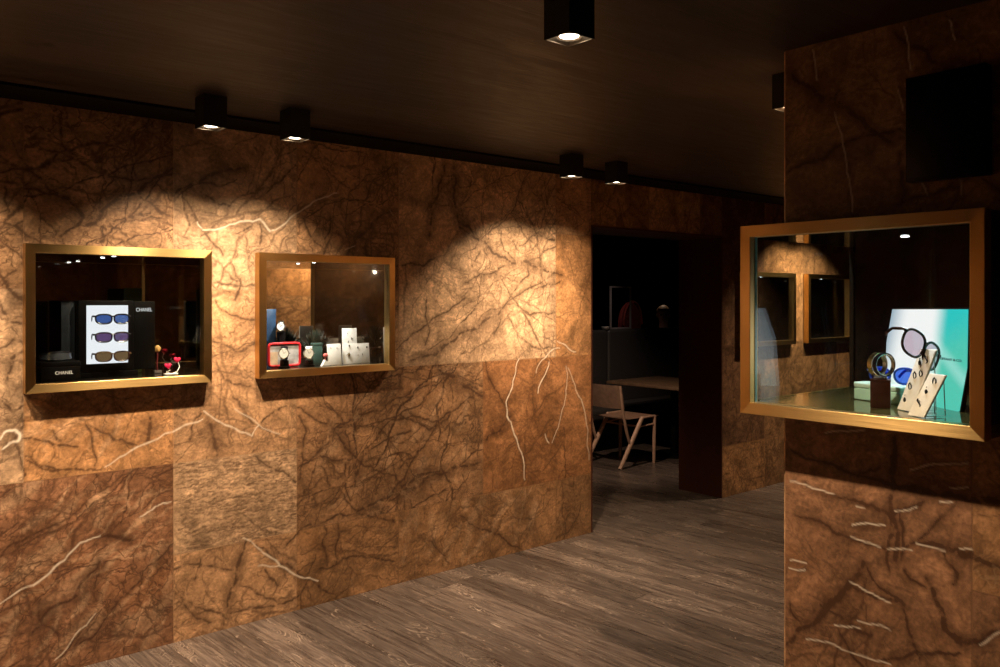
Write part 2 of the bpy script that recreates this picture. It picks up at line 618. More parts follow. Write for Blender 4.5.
# ------------------------------------------------------------------ stone cladding
class Slab:
    """a rectangular field of stone, sampled on a grid: veins and tile tones are stored on its vertices"""

    def __init__(self, u0, u1, z0, z1, res):
        self.us = np.linspace(u0, u1, max(2, int(round((u1 - u0) / res)) + 1))
        self.zs = np.linspace(z0, z1, max(2, int(round((z1 - z0) / res)) + 1))
        s = (len(self.us), len(self.zs))
        self.res = res
        self.dark = np.zeros(s)
        self.white = np.zeros(s)
        self.net = np.ones(s) * 0.5
        self.seed = np.zeros(s)
        self.tint = np.zeros(s + (3,))
        self.tint[:] = (0.40, 0.22, 0.10)
        self.holes = []
        U, Z = np.meshgrid(self.us, self.zs, indexing='ij')
        wu, wz = np.zeros(s), np.zeros(s)
        for wl, am in ((0.16, 0.0050), (0.07, 0.0022), (0.032, 0.0011), (0.018, 0.0008)):
            for _ in range(4):
                a = rng.uniform(0, 2 * PI)
                k = 2 * PI / (wl * rng.uniform(0.7, 1.3))
                ph = k * (U * math.cos(a) + Z * math.sin(a))
                wu += am * 0.6 * np.sin(ph + rng.uniform(0, 6.28))
                wz += am * 0.6 * np.sin(ph + rng.uniform(0, 6.28))
        self.WU, self.WZ = U + wu, Z + wz

    def stamp(self, f, pts, w, s, clip=None, taper=True):
        n = len(pts)
        for i in range(n - 1):
            (x0, z0), (x1, z1) = pts[i], pts[i + 1]
            ww = max(w * (0.30 + 0.75 * math.sin(PI * (i + 0.7) / (n + 0.4)) ** 0.6) * random.uniform(0.75, 1.15), self.res * 0.55) if taper else w
            m = ww * 2.6 + (0.012 if taper else 0.0)
            lo, hi = min(x0, x1) - m, max(x0, x1) + m
            zl, zh = min(z0, z1) - m, max(z0, z1) + m
            if clip:
                lo, hi, zl, zh = max(lo, clip[0]), min(hi, clip[1]), max(zl, clip[2]), min(zh, clip[3])
            a, b = np.searchsorted(self.us, [lo, hi])
            c, d = np.searchsorted(self.zs, [zl, zh])
            if b <= a or d <= c:
                continue
            warp = taper and f is not self.white
            X = self.WU[a:b, c:d] if warp else self.us[a:b, None]
            Z = self.WZ[a:b, c:d] if warp else self.zs[None, c:d]
            dx, dz = x1 - x0, z1 - z0
            L = dx * dx + dz * dz + 1e-12
            t = np.clip(((X - x0) * dx + (Z - z0) * dz) / L, 0, 1)
            q = (X - x0 - t * dx) ** 2 + (Z - z0 - t * dz) ** 2
            f[a:b, c:d] = np.maximum(f[a:b, c:d], s * np.exp(-(q / (ww * ww)) ** 1.5))

    def wiggle(self, pts, amp, depth=2):
        for _ in range(depth):
            out = [pts[0]]
            for (a, b) in zip(pts[:-1], pts[1:]):
                L = math.hypot(b[0] - a[0], b[1] - a[1])
                k = random.uniform(-1, 1) * amp * L
                nx, nz = -(b[1] - a[1]) / (L + 1e-9), (b[0] - a[0]) / (L + 1e-9)
                out.append(((a[0] + b[0]) / 2 + nx * k, (a[1] + b[1]) / 2 + nz * k))
                out.append(b)
            pts = out
        return pts

    def grow(self, x, z, ang, length, w, s, clip, depth=0):
        pts = [(x, z)]
        step = 0.022
        n = int(length / step)
        for i in range(n):
            ang += random.gauss(0, 0.13)
            x += math.cos(ang) * step
            z += math.sin(ang) * step
            pts.append((x, z))
            if depth < 3 and random.random() < 0.12:
                self.grow(x, z, ang + random.choice((-1, 1)) * random.uniform(0.35, 1.0), length * random.uniform(0.3, 0.7),
                          max(w * 0.7, 0.0025), s * 0.9, clip, depth + 1)
        if len(pts) > 1:
            self.stamp(self.dark, pts, w, s, clip)

    def tile(self, u0, u1, z0, z1, tint, net=0.5, veins=6, ang=None, vs=0.7, seed=None):
        a, b = np.searchsorted(self.us, [u0 - 1e-6, u1 - 1e-6])
        c, d = np.searchsorted(self.zs, [z0 - 1e-6, z1 - 1e-6])
        if b <= a or d <= c:
            return
        if u1 >= self.us[-1]:
            b = len(self.us)
        if z1 >= self.zs[-1]:
            d = len(self.zs)
        self.tint[a:b, c:d] = tint
        self.net[a:b, c:d] = net
        self.seed[a:b, c:d] = random.uniform(0, 60) if seed is None else seed
        clip = (u0, u1, z0, z1)
        for _ in range(int(veins * 1.7 + 0.5)):
            an = random.uniform(0, 2 * PI) if ang is None else ang + random.gauss(0, 0.5) + random.choice((0, PI))
            self.grow(random.uniform(u0, u1), random.uniform(z0, z1), an, random.uniform(0.35, 1.0),
                      random.choice((0.0032, 0.004, 0.005, 0.0085)), vs * random.uniform(0.7, 1.25), clip)
        for pts in ([(u0, z0), (u1, z0)], [(u0, z0), (u0, z1)], [(u1, z0), (u1, z1)], [(u0, z1), (u1, z1)]):
            self.stamp(self.dark, pts, 0.0028, 0.38, None, False)

    def grainy(self, u0, u1, z0, z1, n, dark=0.5):
        for _ in range(n):
            x, z = random.uniform(u0, u1), random.uniform(z0, z1)
            L = random.uniform(0.03, 0.12)
            pts = [(x + L * k / 3.0, z + random.uniform(-0.006, 0.006)) for k in range(4)]
            self.stamp(self.dark, pts, 0.0034, random.uniform(0.3, 1.0) * dark, (u0, u1, z0, z1))

    def pale(self, u0, u1, z0, z1, n, ang, s=0.4):
        f = np.zeros(self.dark.shape)
        for _ in range(n):
            x, z = random.uniform(u0, u1), random.uniform(z0, z1)
            a = ang + random.gauss(0, 0.22)
            pts = [(x, z)]
            for k in range(random.randint(4, 12)):
                a += random.gauss(0, 0.15)
                x, z = x + 0.022 * math.cos(a), z + 0.022 * math.sin(a)
                pts.append((x, z))
            self.stamp(f, pts, random.choice((0.006, 0.011, 0.018, 0.028)), s * random.uniform(0.3, 1.0), (u0, u1, z0, z1))
        f = np.clip(f, 0, 1)[..., None]
        self.tint = self.tint * (1 - f) + f * (0.42 * self.tint + 0.58 * np.array((0.62, 0.40, 0.235)))

    def geometry(self, place):
        nx, nz = len(self.us), len(self.zs)
        U, Z = np.meshgrid(self.us, self.zs, indexing='ij')
        co = place(U.ravel(), Z.ravel())
        ii, jj = np.meshgrid(np.arange(nx - 1), np.arange(nz - 1), indexing='ij')
        uc = (self.us[:-1] + self.us[1:])[ii] / 2
        zc = (self.zs[:-1] + self.zs[1:])[jj] / 2
        keep = np.ones(uc.shape, bool)
        for h in self.holes:
            keep &= ~((uc > h[0]) & (uc < h[1]) & (zc > h[2]) & (zc < h[3]))
        ii, jj = ii[keep], jj[keep]
        v = ii * nz + jj
        q = np.stack([v, v + nz, v + nz + 1, v + 1], 1)
        used = np.zeros(nx * nz, bool)
        used[q.ravel()] = True
        remap = np.cumsum(used) - 1
        return co[used], remap[q], {k: getattr(self, k).reshape(nx * nz, -1)[used] for k in ('dark', 'white', 'net', 'seed', 'tint')}


def build_stone(name, parts, extra=None, extra_mat=None):
    """parts: list of (slab, place); extra: plain quads (lists of 4 points) in a second material"""
    V, Q, A = [], [], {k: [] for k in ('dark', 'white', 'net', 'seed', 'tint')}
    off = 0
    for slab, place in parts:
        co, q, at = slab.geometry(place)
        V.append(co)
        Q.append(q + off)
        off += len(co)
        for k in A:
            A[k].append(at[k])
    ns = sum(len(q) for q in Q)
    if extra:
        ev = np.array([p for qd in extra for p in qd], float)
        V.append(ev)
        Q.append(np.arange(len(ev)).reshape(-1, 4) + off)
        for k in A:
            A[k].append(np.zeros((len(ev), 3 if k == 'tint' else 1)))
    V = np.concatenate(V)
    Q = np.concatenate(Q).astype(np.int32)
    me = bpy.data.meshes.new(name)
    me.vertices.add(len(V))
    me.vertices.foreach_set('co', V.astype(np.float32).ravel())
    me.loops.add(Q.size)
    me.loops.foreach_set('vertex_index', Q.ravel())
    me.polygons.add(len(Q))
    me.polygons.foreach_set('loop_start', np.arange(0, Q.size, 4, dtype=np.int32))
    me.materials.append(M['stone'])
    if extra:
        me.materials.append(extra_mat)
        mi = np.zeros(len(Q), np.int32)
        mi[ns:] = 1
        me.polygons.foreach_set('material_index', mi)
    me.update(calc_edges=True)
    for k in ('dark', 'white', 'net', 'seed'):
        a = me.attributes.new(k, 'FLOAT', 'POINT')
        a.data.foreach_set('value', np.concatenate(A[k]).astype(np.float32).ravel())
    t = np.concatenate(A['tint'])
    t = np.concatenate([t, np.ones((len(t), 1))], 1)
    a = me.attributes.new('tint', 'FLOAT_COLOR', 'POINT')
    a.data.foreach_set('color', t.astype(np.float32).ravel())
    me.validate()
    o = bpy.data.objects.new(name, me)
    COL.objects.link(o)
    o['kind'] = 'structure'
    return o


def place_y(y):
    return lambda u, z: np.stack([u, np.full_like(u, y), z], 1)


def place_x(x):
    return lambda u, z: np.stack([np.full_like(u, x), u, z], 1)


# tones
TAN = (0.49, 0.275, 0.140)
LIGHT = (0.58, 0.365, 0.210)
ORANGE = (0.45, 0.225, 0.095)
RUST = (0.30, 0.135, 0.055)
BROWN = (0.30, 0.155, 0.070)
RED = (0.235, 0.088, 0.036)

DX0, DX1, DZ = 4.167, 5.70, 2.116
CASE_Z0, CASE_Z1 = 1.21, 1.835
CASES = [(0.724, 1.506), (1.743, 2.537), (5.95, 6.74), (6.955, 7.745)]

left = Slab(0.10, DX0, 0.0, CEIL, 0.005)
C0, C1, C2, C3, C4, C5 = 0.728, 1.342, 1.968, 2.592, 3.208, 3.83
left.tile(0.10, C0, 0.837, 1.65, LIGHT, 0.7, 8, 0.8)
left.tile(0.10, C0, 1.65, CEIL, TAN, 0.8, 11, 0.5, 0.9)
left.tile(0.10, C1, 0.0, 0.837, (0.245, 0.115, 0.058), 0.8, 22, 0.75, 0.85)
left.tile(C0, C1, 0.837, 1.65, ORANGE, 0.6, 5, vs=0.6)
left.tile(C0, C1, 1.65, CEIL, TAN, 0.85, 16, 0.5, 0.9)
left.tile(C1, C2, 0.0, 0.41, TAN, 0.6, 9)
left.tile(C1, C2, 0.41, 0.837, LIGHT, 0.12, 1)
left.tile(C1, C2, 0.837, 1.65, TAN, 0.6, 6)
left.tile(C1, C2, 1.65, CEIL, LIGHT, 0.6, 9, 0.4, 0.8)
left.tile(C2, C3, 0.0, 0.41, BROWN, 0.5, 7)
left.tile(C2, C4, 0.41, 1.225, (0.33, 0.175, 0.085), 0.75, 15, 0.6, 0.9)
left.tile(C2, C3, 1.225, CEIL, TAN, 0.7, 13, 0.5, 0.9)
left.tile(C3, C5, 0.0, 0.41, BROWN, 0.6, 8, 1.2, 0.6)
left.tile(C3, C5, 1.225, CEIL, LIGHT, 0.5, 13, 0.9, 0.8)
left.tile(C4, DX0, 0.41, 1.225, RUST, 0.35, 4, vs=0.6)
left.tile(C5, DX0, 0.0, 0.41, BROWN, 0.5, 3, 1.5)
left.tile(C5, DX0, 1.225, 2.04, ORANGE, 0.5, 3)
left.tile(C5, DX0, 2.04, CEIL, TAN, 0.5, 3)
left.grainy(C1, C2, 0.41, 0.837, 620, 0.85)
left.grainy(C1, C2, 0.837, 1.0, 60, 0.4)

left.pale(0.10, C1, 0.0, 0.837, 110, 0.75, 0.75)
left.pale(C3, C5, 0.0, 0.41, 36, 1.1, 0.6)
left.pale(C3, C5, 1.3, 2.1, 40, 0.9, 0.7)
left.pale(C1, C2, 1.5, 2.0, 40, 0.6, 0.8)
left.pale(C2, C4, 0.41, 1.225, 50, 0.8, 0.5)
left.pale(0.10, C1, 0.9, 2.2, 70, 0.5, 0.6)
# traced figure of the slabs (photo pixels carried onto the wall plane)
WV = [
    ([(197, 222), (203, 230), (225, 227), (245, 221), (260, 219), (264, 223), (270, 231), (290, 218), (310, 205), (325, 197), (337, 193)], .0065, 1),
    ([(0, 440), (5, 432), (15, 430), (20, 435), (18, 441), (10, 443), (3, 449)], .008, 1),
    ([(105, 467), (125, 455), (150, 442), (180, 428), (203, 419)], .006, .6),
    ([(204, 411), (220, 422), (240, 432), (252, 436), (259, 425)], .005, .7),
    ([(235, 409), (258, 424), (280, 434)], .004, .6),
    ([(0, 604), (20, 590), (45, 577), (65, 560), (80, 543), (100, 536)], .006, .7),
    ([(140, 517), (155, 507), (171, 502)], .005, .8), ([(55, 660), (75, 635), (95, 614)], .004, .6),
    ([(243, 538), (258, 548), (270, 557), (280, 566), (300, 577), (318, 581)], .0055, .95),
    ([(280, 566), (262, 565), (258, 566)], .004, .9),
    ([(519, 359), (515, 375), (512, 388), (506, 402), (507, 416), (513, 430), (519, 448), (524, 472), (525, 480)], .006, .95),
    ([(549, 362), (545, 375), (538, 393)], .006, .85), ([(566, 366), (567, 380), (565, 400), (560, 420), (555, 435), (552, 443)], .005, .6),
    ([(568, 368), (575, 385), (583, 405), (588, 430), (589, 460)], .006, .65), ([(545, 434), (547, 440), (549, 443)], .004, .8),
    ([(536, 373), (542, 360), (552, 350), (560, 348)], .005, .7), ([(557, 341), (568, 348), (576, 352)], .005, .8),
    ([(402, 172), (405, 168), (410, 165)], .005, .4), ([(390, 210), (393, 215)], .004, .4),
    ([(345, 250), (355, 246)], .004, .7)]
DV = [
    [(40, 150), (70, 157), (90, 170), (110, 176), (135, 180), (160, 178), (175, 173)], [(20, 188), (55, 195), (75, 205), (82, 218), (75, 228), (60, 236)],
    [(75, 228), (95, 222), (105, 208), (120, 197), (140, 190), (173, 170)], [(100, 226), (100, 243)], [(0, 222), (15, 228), (30, 238)], [(5, 185), (10, 212)],
    [(140, 197), (160, 215), (172, 217)], [(115, 222), (150, 214)], [(0, 170), (20, 170), (40, 180), (60, 197)], [(60, 120), (60, 145), (75, 157)],
    [(173, 195), (190, 184), (210, 176), (225, 171), (245, 168)], [(183, 195), (193, 212), (200, 225), (210, 240), (222, 255)], [(265, 195), (275, 183), (290, 170)],
    [(205, 195), (230, 205), (225, 215)], [(262, 225), (258, 245)], [(235, 235), (250, 225)], [(300, 215), (310, 235), (325, 250)], [(330, 240), (325, 250), (320, 258)],
    [(330, 215), (325, 240)], [(348, 253), (370, 228), (392, 210)], [(455, 165), (453, 195), (460, 222), (475, 236)], [(430, 235), (432, 205), (445, 165)], [(403, 266), (440, 256)],
    [(460, 226), (480, 240), (497, 255), (510, 263), (527, 262), (548, 272), (562, 276)], [(527, 262), (545, 252), (555, 245)], [(502, 230), (503, 250), (515, 260)],
    [(527, 262), (528, 275), (515, 290), (508, 300)], [(520, 245), (540, 235)], [(530, 233), (555, 240)], [(465, 283), (485, 275), (505, 267)], [(475, 262), (480, 250)],
    [(485, 250), (490, 262)], [(535, 290), (560, 283)], [(510, 300), (500, 313), (480, 325), (460, 335), (440, 350), (410, 360)], [(510, 300), (525, 290), (545, 280)],
    [(510, 320), (518, 335), (530, 345), (555, 348)], [(515, 305), (530, 315), (555, 313)], [(500, 318), (495, 335)], [(395, 350), (420, 330), (440, 315), (465, 298)],
    [(425, 345), (430, 330), (425, 300)], [(436, 365), (445, 374), (462, 386), (482, 396)], [(390, 405), (420, 390), (450, 375)], [(400, 415), (430, 430), (460, 405), (480, 395)],
    [(435, 430), (440, 410)], [(485, 360), (495, 390), (505, 405)], [(485, 440), (510, 418)], [(297, 405), (320, 420), (335, 430), (350, 418), (375, 410), (400, 398), (425, 388)],
    [(335, 430), (325, 445), (308, 460), (298, 470)], [(298, 460), (320, 457), (345, 460), (370, 467), (395, 475), (400, 485)], [(335, 430), (345, 447), (360, 462), (355, 485)],
    [(370, 450), (385, 440), (410, 432)], [(375, 440), (390, 420), (410, 418), (440, 420), (455, 410)], [(435, 430), (425, 445), (400, 468)], [(320, 465), (330, 485)],
    [(345, 465), (350, 500)], [(390, 500), (420, 485), (450, 470), (480, 462)], [(340, 490), (350, 505), (356, 512)], [(356, 512), (380, 500), (410, 480), (440, 470)],
    [(320, 522), (356, 514), (395, 522)], [(338, 522), (338, 562)], [(325, 525), (326, 565)], [(320, 570), (345, 560), (395, 560)], [(460, 515), (480, 530), (510, 545), (520, 550)],
    [(430, 540), (445, 555)], [(245, 540), (240, 560), (235, 580), (228, 605)], [(173, 590), (180, 600), (205, 610), (230, 618)], [(180, 600), (210, 625)], [(175, 568), (200, 565), (230, 570)],
    [(195, 580), (200, 560)], [(230, 610), (265, 608), (300, 595)], [(265, 570), (280, 585)], [(240, 585), (275, 600)], [(250, 541), (272, 558), (300, 575), (320, 590), (335, 595)],
    [(285, 548), (310, 525)], [(0, 555), (30, 535), (60, 525)], [(100, 560), (80, 590), (50, 610), (35, 630)], [(40, 600), (40, 620), (60, 640)],
    [(172, 545), (150, 565), (130, 590), (110, 610)], [(0, 640), (25, 632)], [(100, 535), (130, 540)], [(97, 565), (98, 600)], [(110, 612), (90, 640), (60, 650)],
    [(25, 460), (40, 465), (60, 470), (100, 470)], [(25, 440), (60, 445), (75, 448)], [(80, 420), (92, 432), (95, 470)], [(90, 425), (115, 440), (140, 445)], [(50, 430), (60, 445)],
    [(150, 417), (148, 440)], [(25, 455), (45, 468), (60, 470)], [(23, 480), (19, 450), (23, 420)], [(217, 370), (225, 380), (240, 385), (255, 390)],
    [(232, 395), (240, 405), (255, 422), (270, 432)], [(207, 420), (215, 440), (218, 455)], [(190, 440), (200, 415)], [(262, 422), (275, 412), (285, 405)],
    [(255, 456), (272, 468), (295, 482)], [(298, 415), (305, 440), (300, 480)], [(0, 275), (10, 290), (22, 300)], [(0, 300), (12, 320), (24, 325)], [(24, 260), (10, 275), (0, 285)],
    [(0, 350), (12, 340), (24, 345)], [(215, 300), (230, 315), (257, 318)], [(214, 340), (235, 350), (256, 345)], [(230, 260), (240, 280), (235, 300)], [(8, 380), (12, 360), (24, 350)],
    [(0, 400), (10, 410), (22, 405)]]
THICK = {1, 2, 10, 19, 20, 21, 23, 33, 40, 45, 49, 55, 57, 64, 75, 79, 87, 92, 97}
for pts, w, s in WV:
    q = [on_y(px, py, WALL_Y) for px, py in pts]
    left.stamp(left.white, left.wiggle([(p.x, p.z) for p in q], 0.10), w * 0.72, s * 0.92)
    left.stamp(left.dark, left.wiggle([(p.x, p.z) for p in q], 0.07), w * 2.6, s * 0.5)
for i, pts in enumerate(DV):
    q = [on_y(px, py, WALL_Y) for px, py in pts]
    pl = left.wiggle([(p.x, p.z) for p in q], 0.09)
    thick = i in THICK
    left.stamp(left.dark, pl, 0.014 if thick else 0.0075, 1.0 if thick else 0.95)
    left.stamp(left.dark, pl, 0.048 if thick else 0.020, 0.62 if thick else 0.40)
for c in CASES[:2]:
    left.holes.append((c[0] + 0.02, c[1] - 0.02, CASE_Z0 + 0.02, CASE_Z1 - 0.02))

head = Slab(DX0, DX1, DZ, CEIL, 0.012)
for k in range(3):
    head.tile(DX0 + 0.62 * k, min(DX1, DX0 + 0.62 * (k + 1)), DZ, CEIL, (BROWN, TAN, BROWN)[k], 0.6, 3, 1.4)
right = Slab(DX1, 9.6, 0.0, CEIL, 0.012)
for k in range(7):
    a, b = DX1 + 0.62 * k, min(9.6, DX1 + 0.62 * (k + 1))
    for z0, z1 in ((0, .41), (.41, 1.225), (1.225, 2.04), (2.04, CEIL)):
        right.tile(a, b, z0, z1, (0.20, 0.10, 0.05) if k == 0 and z0 > 0.3 else random.choice((BROWN, BROWN, TAN, ORANGE)), 0.7, 6, 1.2)  # upper tiles of the first column tinted darker to paint in shade
for c in CASES[2:]:
    right.holes.append((c[0] + 0.02, c[1] - 0.02, CASE_Z0 + 0.02, CASE_Z1 - 0.02))
far = Slab(-2.5, 0.10, 0.0, CEIL, 0.03)
for k in range(4):
    a = -2.5 + 0.65 * k
    for z0, z1 in ((0, .837), (.837, 1.65), (1.65, CEIL)):
        far.tile(a, a + .65, z0, z1, random.choice((ORANGE, TAN, LIGHT)), 0.7, 2)


def quad_y(x0, x1, z0, z1, y):
    return [(x0, y, z0), (x1, y, z0), (x1, y, z1), (x0, y, z1)]


ex = [quad_y(-2.5, DX0, 0, CEIL, BACK_Y), quad_y(DX1, 11.5, 0, CEIL, BACK_Y), quad_y(DX0, DX1, DZ, CEIL, BACK_Y),
      [(9.6, WALL_Y, 0), (11.5, WALL_Y, 0), (11.5, WALL_Y, CEIL), (9.6, WALL_Y, CEIL)]]
build_stone('wall_left', [(left, place_y(WALL_Y)), (head, place_y(WALL_Y)), (right, place_y(WALL_Y)), (far, place_y(WALL_Y))], ex, M['darkwall'])

# pillar with a notch for the glass case
PC_Y0, PC_Y1, PC_Z0, PC_Z1 = 0.8415, 1.591, 1.2222, 1.847
PC_X0, PC_X1 = 2.41, 3.165
CH = 0.012
front = Slab(0.30, PIL_Y - CH, 0.0, CEIL, 0.0045)
PT = (0.215, 0.105, 0.053)
front.tile(0.30, 0.928, 0.0, 0.77, (0.20, 0.098, 0.050), 0.4, 3)
front.tile(0.928, PIL_Y, 0.0, 1.23, PT, 0.3, 3)
front.tile(0.30, 0.928, 0.77, 1.23, (0.27, 0.135, 0.06), 0.5, 4)
front.tile(0.30, PIL_Y, 1.23, CEIL, (0.25, 0.145, 0.075), 0.35, 3)
front.grainy(0.95, PIL_Y - CH, 0.45, 1.1, 120, 0.35)
PW = [[(790, 481), (812, 488), (834, 494)], [(895, 511), (910, 510), (917, 507)], [(940, 502), (952, 502)], [(851, 537), (870, 543), (880, 547)], [(916, 543), (930, 547), (945, 551)],
      [(888, 549), (912, 550)], [(825, 433), (865, 430)], [(910, 470), (935, 464), (968, 463)], [(950, 488), (968, 487)], [(850, 582), (866, 591), (890, 603)], [(835, 625), (860, 628)],
      [(858, 621), (880, 625), (890, 630)], [(806, 639), (835, 645), (860, 655), (890, 664)], [(835, 112), (842, 135), (846, 160), (850, 185), (852, 212)], [(904, 27), (911, 70)],
      [(898, 90), (903, 110)], [(813, 50), (817, 80)], [(920, 180), (927, 195)], [(960, 178), (962, 195)], [(950, 20), (955, 40)], [(960, 549), (972, 549)], [(980, 645), (1000, 632)],
      [(852, 525), (885, 525)], [(856, 506), (864, 508)], [(790, 560), (806, 563)], [(789, 568), (805, 570)]]
PD = [[(790, 452), (820, 463), (857, 477), (880, 466)], [(857, 477), (900, 487), (950, 494), (990, 500), (1000, 503)], [(835, 495), (865, 508), (893, 515), (925, 500)],
      [(795, 515), (825, 527), (850, 537), (885, 550)], [(910, 545), (950, 550), (975, 558), (1000, 572)], [(787, 645), (800, 630), (820, 615), (845, 590), (865, 565)], [(788, 600), (803, 625)],
      [(850, 583), (880, 597), (905, 606)], [(925, 575), (935, 600), (945, 630), (960, 645), (980, 645), (1000, 630)], [(905, 610), (912, 630), (920, 660)],
      [(905, 550), (930, 530), (945, 510), (955, 502)], [(895, 440), (893, 500), (897, 560)], [(820, 605), (870, 635)], [(838, 630), (865, 667)], [(880, 660), (920, 655), (960, 655)],
      [(945, 552), (955, 570), (955, 585)], [(790, 75), (805, 88), (820, 100), (840, 103), (870, 125), (890, 140)], [(875, 130), (845, 145), (800, 165), (786, 172)], [(895, 30), (920, 48), (935, 60)],
      [(902, 128), (870, 135)], [(895, 205), (925, 195), (960, 188)], [(900, 155), (903, 190), (900, 205)], [(985, 180), (1000, 195)], [(830, 105), (838, 90)], [(900, 510), (903, 560)],
      [(888, 515), (890, 570)], [(868, 570), (905, 605)], [(905, 570), (925, 590)]]
PTH = {1, 4, 5, 7, 8, 11, 16}
for pts in PW:
    q = [on_x(px, py, PIL_X) for px, py in pts]
    pl = front.wiggle([(p.y, p.z) for p in q], 0.06)
    front.stamp(front.white, pl, 0.0026, 0.5)
    front.stamp(front.dark, pl, 0.011, 0.55)
for i, pts in enumerate(PD):
    q = [on_x(px, py, PIL_X) for px, py in pts]
    pl = front.wiggle([(p.y, p.z) for p in q], 0.08)
    front.stamp(front.dark, pl, 0.013 if i in PTH else 0.0062, 1.15)
    front.stamp(front.dark, pl, 0.032 if i in PTH else 0.015, 0.6)
front.holes.append((PC_Y0 + 0.02, 9, PC_Z0 + 0.02, PC_Z1 - 0.02))
front2 = Slab(-1.3, 0.30, 0.0, CEIL, 0.03)
for z0, z1 in ((0, 1.23), (1.23, CEIL)):
    front2.tile(-1.3, -0.5, z0, z1, PT, 0.5, 3)
    front2.tile(-0.5, 0.30, z0, z1, TAN, 0.5, 3)
PIL_X1 = 4.3
side = Slab(PIL_X + CH, PIL_X1, 0.0, CEIL, 0.012)
for k in range(3):
    a = PIL_X + CH + 0.6 * k
    for z0, z1 in ((0, .82), (.82, 1.64), (1.64, CEIL)):
        side.tile(a, min(a + .6, PIL_X1), z0, z1, random.choice((TAN, LIGHT, ORANGE)), 0.6, 5)
side.holes.append((0, PC_X1, PC_Z0 + 0.02, PC_Z1 - 0.02))
cham = Slab(0.0, 1.0, 0.0, CEIL, 0.02)
cham.us = np.linspace(0, 1, 3)
for k in ('dark', 'white', 'net', 'seed', 'tint', 'WU', 'WZ'):
    setattr(cham, k, getattr(cham, k)[:3])
cham.tint[:] = TAN
cham.holes.append((-1, 2, PC_Z0 + 0.02, PC_Z1 - 0.02))


def place_chamfer(u, z):
    return np.stack([PIL_X + CH * u, PIL_Y - CH + CH * u, z], 1)


rear = Slab(-1.3, PIL_Y, 0.0, CEIL, 0.05)
rear.tile(-1.3, PIL_Y, 0, CEIL, BROWN, 0.6, 4)
build_stone('pillar', [(front, place_x(PIL_X)), (front2, place_x(PIL_X)), (side, place_y(PIL_Y)), (cham, place_chamfer), (rear, place_x(PIL_X1))])

wr = Slab(-2.5, PIL_X, 0.0, CEIL, 0.02)
for k in range(8):
    a = -2.5 + 0.6325 * k
    for z0, z1 in ((0, .82), (.82, 1.64), (1.64, CEIL)):
        wr.tile(a, a + .6325, z0, z1, random.choice((BROWN, (0.22, 0.11, 0.05), (0.17, 0.085, 0.04))), 0.6, 4)
wr2 = Slab(PIL_X1, 11.5, 0.0, CEIL, 0.05)
wr2.tile(PIL_X1, 11.5, 0, CEIL, BROWN, 0.7, 8)
build_stone('wall_right', [(wr, place_y(-1.3)), (wr2, place_y(-1.3))])
wb = Slab(-1.3, WALL_Y, 0.0, CEIL, 0.05)
for k in range(8):
    a = -1.3 + 0.654 * k
    wb.tile(a, a + .654, 0, CEIL, random.choice((TAN, BROWN)), 0.7, 3)
build_stone('wall_rear', [(wb, place_x(-2.5))])

bm = new()
box(bm, 11.5, 11.6, -1.3, 10.0, 0, CEIL)
struct('wall_front', bm, M['darkwall'])
bm = new()
box(bm, 2.0, 11.5, 10.0, 10.1, 0, CEIL)
struct('wall_back', bm, M['darkwall'])
bm = new()
box(bm, 1.9, 2.0, BACK_Y + 0.05, 10.0, 0, CEIL)
struct('wall_side', bm, M['darkwall'])
bm = new()
box(bm, -2.5, 11.5, -1.3, 10.0, -0.05, 0.0)
struct('floor', bm, M['floor'], 'dark smoked oak plank floor')
bm = new()
box(bm, -2.5, 11.5, -1.3, 10.0, CEIL, CEIL + 0.05)
struct('ceiling', bm, M['ceiling'], 'dark brown timber board ceiling')
bm = new()
box(bm, -2.5, 9.6, 3.68, WALL_Y - 0.001, CEIL - 0.012, CEIL - 0.0005)
struct('trim_1', bm, M['trim'], 'black shadow strip along the ceiling edge')
# bronze lining of the doorway
bm = new()
box(bm, DX0, DX0 + 0.012, WALL_Y - 0.002, BACK_Y + 0.002, 0.0, DZ)
box(bm, DX1 - 0.012, DX1, WALL_Y - 0.002, BACK_Y + 0.002, 0.0, DZ)
box(bm, DX0, DX1, WALL_Y - 0.002, BACK_Y + 0.002, DZ - 0.012, DZ)
struct('trim_2', bm, M['bronze'], 'dark bronze lining of the doorway')


# ------------------------------------------------------------------ lamps
LAMP_H = 0.129


